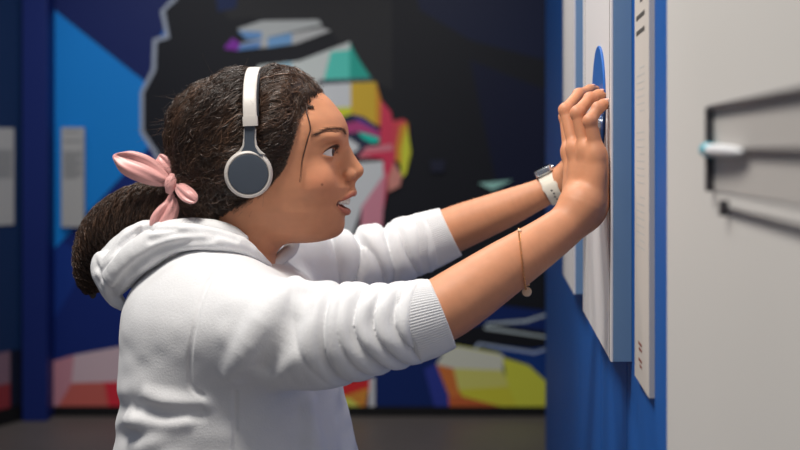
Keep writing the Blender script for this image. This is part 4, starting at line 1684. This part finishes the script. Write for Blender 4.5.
petal('knot', [L(179, 174, -24), L(177.5, 179, -28), L(176.5, 185, -29), L(175, 192, -26)],
      [3.5 * px, 5.2 * px, 5.4 * px, 3.2 * px], [3 * px, 4.2 * px, 4.2 * px, 3 * px], (0, -1, 0), 0.0012, bow)
th = np.linspace(0, 2 * PI, 40)
ring = np.array([L(180, 189, -2) + .0185 * (np.cos(a) * np.array([0.25, 0, .97]) + np.sin(a) * np.array([0, 1, 0])) for a in th])
mb = MB()
mb.sweep(ring, 0.0045, 0.0035 + .0008 * np.sin(th * 9), np.array([1.0, 0, -.26]), seg=14, cap=False)
mb.build('band', M['satin'], bow)

# ------------------------------------------------------------------ headphones
hp = empty('headphones', L(249, 200, 0), 'white and slate grey on-ear headphones worn over the dark hair', 'headphones')


def band_pt(a, rx, rz, dx=0.0):
    z0 = L(0, 127, 0)[2]
    x = L(260.6 - 4.4 * max(0.0, math.sin(a)), 0, 0)[0] + dx
    return np.array([x, Y0 - rx * math.cos(a), z0 + rz * math.sin(a)])


A_ = np.linspace(0.10, PI - 0.10, 70)
outer = np.array([band_pt(a, 0.0865, .0755) for a in A_])
nr = np.array([[0, -math.cos(a) / .0865, math.sin(a) / .0755] for a in A_])
mb = MB()
mb.sweep(outer, 0.0083, 0.0023, nr, seg=28, power=5)
hb = mb.build('headband', M['hp_white'], hp)
A2 = np.linspace(0.14, PI - 0.14, 60)
inner = np.array([band_pt(a, .0828, .0717, 0.0012) for a in A2])
nr2 = np.array([[0, -math.cos(a), math.sin(a)] for a in A2])
mb = MB()
mb.sweep(inner, 0.0092, 0.0030, nr2, seg=24, power=3)
mb.build('headband_padding', M['hp_dark'], hb)
for sg_ in (-1, 1):
    flip = np.array([1, -sg_, 1.0])

    def H(u, v, w):
        """near side as built at w < 0; mirrored for the far side"""
        k_ = (Y0 - 0.083) / Y0
        return L(400 - (400 - u) * k_, 150 - (150 - v) * k_, w * -sg_)
    # clip at the end of the headband
    mb = MB()
    ca = 0.13 if sg_ < 0 else PI - 0.13
    pts = np.array([band_pt(a, .0868, .0758) for a in (np.linspace(-0.01, 0.14, 8) if sg_ < 0 else np.linspace(PI + 0.01, PI - 0.14, 8))])
    mb.sweep(pts, 0.0092, 0.0034, np.array([0, sg_, 0.0]), seg=28, power=5)
    mb.build('clip', M['hp_white'], hb)
    wv = -64.5    # plane of the arm in pixels from the middle
    mb = MB()
    o0 = L(0, 0, 0)

    def slab(mb, outl, w0, w1):
        pts = np.array([H(a, b, w0) for a, b in outl])
        mb.prism(pts, (H(0, 0, w1) - H(0, 0, w0)))
    sl = MB()
    slab(sl, [(245, 123), (255.5, 123), (255, 142), (244.5, 142)], -64.0, -66.5)
    slider = sl.build('slider', M['hp_grey'], hp, smooth=False, bevel=.0005)
    cupc = (248.0, 173.8)
    dy = np.array([0.10, sg_, -0.06])
    axis = unit(dy)
    C0 = H(cupc[0], cupc[1], -59.5)
    cup = MB()
    cup.lathe([(0.012, -0.010), (0.025, -0.010), (0.0283, -0.006), (0.0294, 0.000), (0.0294, 0.005), (0.0283, 0.0086), (0.0262, 0.0100), (0.0250, 0.0098), (0.0244, 0.0085), (0.010, 0.0085)], C0, axis, seg=80)
    cupo = cup.build('ear_cup', M['hp_white'], hp)
    cu_ = MB()
    cu_.lathe([(0.010, -0.026), (0.022, -0.026), (0.0275, -0.022), (0.0285, -0.016), (0.0265, -0.010), (0.012, -0.009)], C0, axis, seg=64)
    cu_.build('ear_cushion', M['hp_dark'], cupo)
    fd = MB()
    fd.lathe([(0.010, 0.0080), (0.0238, 0.0083), (0.0242, 0.0092), (0.0236, 0.0102), (0.020, 0.0106), (0.006, 0.0107), (0.001, 0.0107)], C0, axis, seg=80)
    fd.build('cover_disc', M['hp_grey'], cupo)
    # forked arm: a white backing with a slate face, flaring into the cup
    w_a = -59.5 - 0.0090 / S
    left = [(244.2, 128.5), (243.8, 138), (242.6, 145.5), (239.5, 150.5), (234.5, 154.5)]
    right = [(256.3, 128.5), (256.0, 138), (257.2, 145.5), (260.6, 150.5), (265.5, 154.5)]
    ol = left + right[::-1]
    mb = MB()
    slab(mb, ol, w_a + 4.2, w_a + 0.2)
    arm = mb.build('cup_arm', M['hp_white'], hp, smooth=False, bevel=.0008)
    left = [(245.8, 129.8), (245.4, 139), (244.4, 146.5), (241.5, 152), (236.5, 156.5)]
    right = [(254.7, 129.8), (254.4, 139), (255.5, 146.5), (258.6, 152), (263.6, 156.5)]
    mb = MB()
    slab(mb, left + right[::-1], w_a + 1.0, w_a - 0.7)
    mb.build('arm_inlay', M['hp_grey'], arm, smooth=False, bevel=.0005)

# ------------------------------------------------------------------ wrist watch on the far wrist
fa0, fa1 = P(535, 196, 1.462), P(556, 186, 1.455)
we = unit(fa1 - fa0)
wc = P(552, 187.6, 1.456)
wu = np.array([0, -0.05, 1.0])
wu = unit(wu - (wu @ we) * we)          # towards the back of the wrist
ws = unit(np.cross(wu, we))
if ws[1] > 0:
    ws = -ws                             # towards the camera
watch = empty('wristwatch', wc, 'smartwatch with a pale strap on the far wrist of the person', 'watch')
RW, RS = 0.0232, 0.0222
th = np.linspace(0, 2 * PI, 90)
ring = np.array([wc + RW * math.sin(a) * wu + RS * math.cos(a) * ws for a in th])
nr = np.array([math.sin(a) * wu + math.cos(a) * ws for a in th])
width = 0.0098 + 0.0018 * np.sin(th)
mb = MB()
mb.sweep(ring, width, 0.0013, nr, seg=16, power=4, cap=False)
strap = mb.build('strap', M['watch_band'], watch)
# buckle end of the strap on the near side, with holes
th2 = np.linspace(-1.05, 0.32, 24)
ring2 = np.array([wc + (RW + .0025) * math.sin(a) * wu + (RS + .0025) * math.cos(a) * ws for a in th2])
nr2 = np.array([math.sin(a) * wu + math.cos(a) * ws for a in th2])
mb = MB()
wd2 = 0.0100 + 0.0016 * np.exp(-((th2 - 0.15) / 0.16) ** 2)
mb.sweep(ring2, wd2, 0.0014, nr2, seg=16, power=4)
mb.build('strap_end', M['watch_band'], strap)
mb = MB()
for i, a in enumerate((-0.08, -0.28, -0.48, -0.68)):
    n = math.sin(a) * wu + math.cos(a) * ws
    c = wc + (RW + .0034) * math.sin(a) * wu + (RS + .0034) * math.cos(a) * ws
    for off_ in (0.0,):
        mb.lathe([(0.0011, 0.0), (0.0014, 0.0006), (0.0011, 0.0009)], c + we * (0.001 * (i % 2)), n, up=we, seg=14)
mb.build('strap_hole', M['hole'], strap)
mb = MB()
A = np.array([we, ws, wu])
cb = wc + wu * (RW + 0.0035)
th = np.linspace(0, 2 * PI, 40, endpoint=False)


def sq(a, hx, hy, n=5):
    c_, s_ = math.cos(a), math.sin(a)
    return np.array([hx * np.sign(c_) * abs(c_) ** (2 / n), hy * np.sign(s_) * abs(s_) ** (2 / n)])


def rounded_slab(mb, c, hx, hy, levels, mi=0):
    vs = []
    for sc_, h in levels:
        for a in th:
            x, y = sq(a, hx * sc_, hy * sc_)
            vs.append(c + we * x + ws * y + wu * h)
    n = len(th)
    fs = []
    for i in range(len(levels) - 1):
        for j in range(n):
            k_ = (j + 1) % n
            fs.append((i * n + j, i * n + k_, (i + 1) * n + k_, (i + 1) * n + j))
    fs.append(tuple(range(n))[::-1])
    fs.append(tuple(range((len(levels) - 1) * n, len(levels) * n)))
    mb.add(np.array(vs), fs, mi)


rounded_slab(mb, cb, 0.0135, 0.0160, [(0.9, -0.0045), (1.0, -0.003), (1.0, 0.003), (0.95, 0.0046), (0.88, 0.005)])
case = mb.build('case', M['steel'], watch)
mb = MB()
rounded_slab(mb, cb, 0.0118, 0.0142, [(1.0, 0.0046), (1.0, 0.0054), (0.94, 0.0060)])
mb.build('screen', M['glass_black'], case)
mb = MB()
mb.lathe([(0.003, 0.0), (0.0032, 0.0012), (0.0028, 0.002)], cb + we * 0.0133 - ws * .004, we, seg=20)
mb.build('crown', M['steel'], case)

# ------------------------------------------------------------------ bracelet on the near forearm
top = project_near((521, 236), body, 1.0, 1.30)
f0, f1 = P(500, 271, 1.125), P(545, 241, 1.15)
fe = unit(f1 - f0)
bc = f0 + fe * ((P(523, 258, 1.137) - f0) @ fe)
vdn = unit(P(527.5, 290, 1.137) - P(520.5, 234, 1.137))
vy = np.array([0, 1.0, 0]) + 0.15 * fe
vy = unit(vy - (vy @ vdn) * vdn)


def arm_radius(dr):
    lo_, hi_ = 0.0, 0.06
    for _ in range(30):
        mid = (lo_ + hi_) / 2
        if body((bc + dr * mid)[None])[0] < 0:
            lo_ = mid
        else:
            hi_ = mid
    return lo_


brace = empty('bracelet', bc, 'thin rose gold chain bracelet with a round charm on the near forearm', 'bracelet')
NB = 110
links = []
for i in range(NB):
    a = 2 * PI * i / NB
    dr = math.cos(a) * vdn + math.sin(a) * vy
    sag = 0.0014 + 0.0016 * max(0, math.cos(a))
    links.append(bc + dr * (arm_radius(dr) + sag))
links = np.array(links)
mb = MB()
for i in range(NB):
    c = links[i]
    t_ = unit(links[(i + 1) % NB] - links[i - 1])
    o_ = unit(c - bc)
    s_ = np.cross(t_, o_)
    ln2 = np.linalg.norm(links[(i + 1) % NB] - links[i]) * 0.62
    ax2 = o_ if i % 2 else s_
    pts = np.array([c + t_ * ln2 * math.cos(b) + ax2 * 0.0009 * math.sin(b) for b in np.linspace(0, 2 * PI, 11)])
    mb.sweep(pts, 0.00034, 0.00034, np.cross(t_, ax2), seg=5, cap=False)
mb.build('chain', M['gold'], brace)
bot = links[0]
cpos = bot + vdn * 0.005 + np.array([0, -0.004, 0])
mb = MB()
mb.lathe([(0.001, -0.0018), (0.0048, -0.0014), (0.0056, 0.0), (0.0048, 0.0014), (0.001, 0.0018)], cpos, unit([-.3, -1, .1]), seg=28)
mb.build('charm', M['pearl'], brace)
mb = MB()
mb.ball(bot + np.array([0.002, -.002, .003]), 0.0022, seg=8)
mb.build('bead', M['gold'], brace)
tp = links[NB // 2]
mb = MB()
mb.ball(tp + np.array([0.0005, -.006, -.002]), 0.0026, seg=8)
mb.build('bead', M['pearl'], brace)

# ================================================================== CAMERA AND LIGHT
cd = bpy.data.cameras.new('camera')
cam = bpy.data.objects.new('camera', cd)
COL.objects.link(cam)
cam.location = (0, 0, CZ)
cam.rotation_euler = (PI / 2, 0, 0)
cd.sensor_width = 36
cd.lens = 36 * FPX / 800
cd.shift_y = -75 / 800
cd.clip_start = 0.05
cd.dof.use_dof = True
cd.dof.focus_distance = 1.21
cd.dof.aperture_fstop = 3.6
scene.camera = cam


def area(name, locn, aim, size, power, color=(1, 1, 1), sy=None):
    l = bpy.data.lights.new(name, 'AREA')
    l.energy = power
    l.color = color
    l.size = size
    if sy:
        l.shape = 'RECTANGLE'
        l.size_y = sy
    o = bpy.data.objects.new(name, l)
    o.location = locn
    from mathutils import Vector
    o.rotation_euler = (Vector(aim) - Vector(locn)).to_track_quat('-Z', 'Y').to_euler()
    COL.objects.link(o)
    return o


def spot(name, locn, aim, power, angle, blend=0.6, radius=0.08, color=(1, 1, 1)):
    l = bpy.data.lights.new(name, 'SPOT')
    l.energy = power
    l.color = color
    l.spot_size = math.radians(angle)
    l.spot_blend = blend
    l.shadow_soft_size = radius
    o = bpy.data.objects.new(name, l)
    o.location = locn
    from mathutils import Vector
    o.rotation_euler = (Vector(aim) - Vector(locn)).to_track_quat('-Z', 'Y').to_euler()
    COL.objects.link(o)
    return o


w_ = bpy.data.worlds.new('room_light')
scene.world = w_
w_.use_nodes = True
bg = w_.node_tree.nodes['Background']
bg.inputs[0].default_value = (0.72, 0.80, 1.0, 1)
bg.inputs[1].default_value = 0.165

area('ceiling_lamp_key', (-0.52, 0.68, 2.8), (-0.1, 1.2, 1.15), 0.45, 39, (1.0, 0.95, 0.87))
spot('ceiling_spot_front', (-0.25, 2.35, 2.7), (0.02, 1.25, 1.2), 48, 60, color=(1.0, 0.95, 0.88))
spot('ceiling_spot_mural', (-1.2, 3.1, 2.9), (-1.25, 4.86, 1.15), 50, 75, blend=1.0)
spot('ceiling_spot_mural', (0.2, 3.1, 2.9), (0.2, 4.86, 1.1), 32, 75, blend=1.0)
spot('ceiling_spot_wall', (-0.55, 1.7, 2.6), (0.25, 1.25, 0.95), 22, 44, blend=1.0)

scene.view_settings.view_transform = 'Standard'
scene.view_settings.look = 'None'
scene.view_settings.exposure = 0.0
scene.view_settings.gamma = 1.0

from mathutils import Matrix
for ob in bpy.data.objects:
    if ob.parent is not None:
        ob.matrix_parent_inverse = Matrix.Translation(ob.parent.location).inverted()
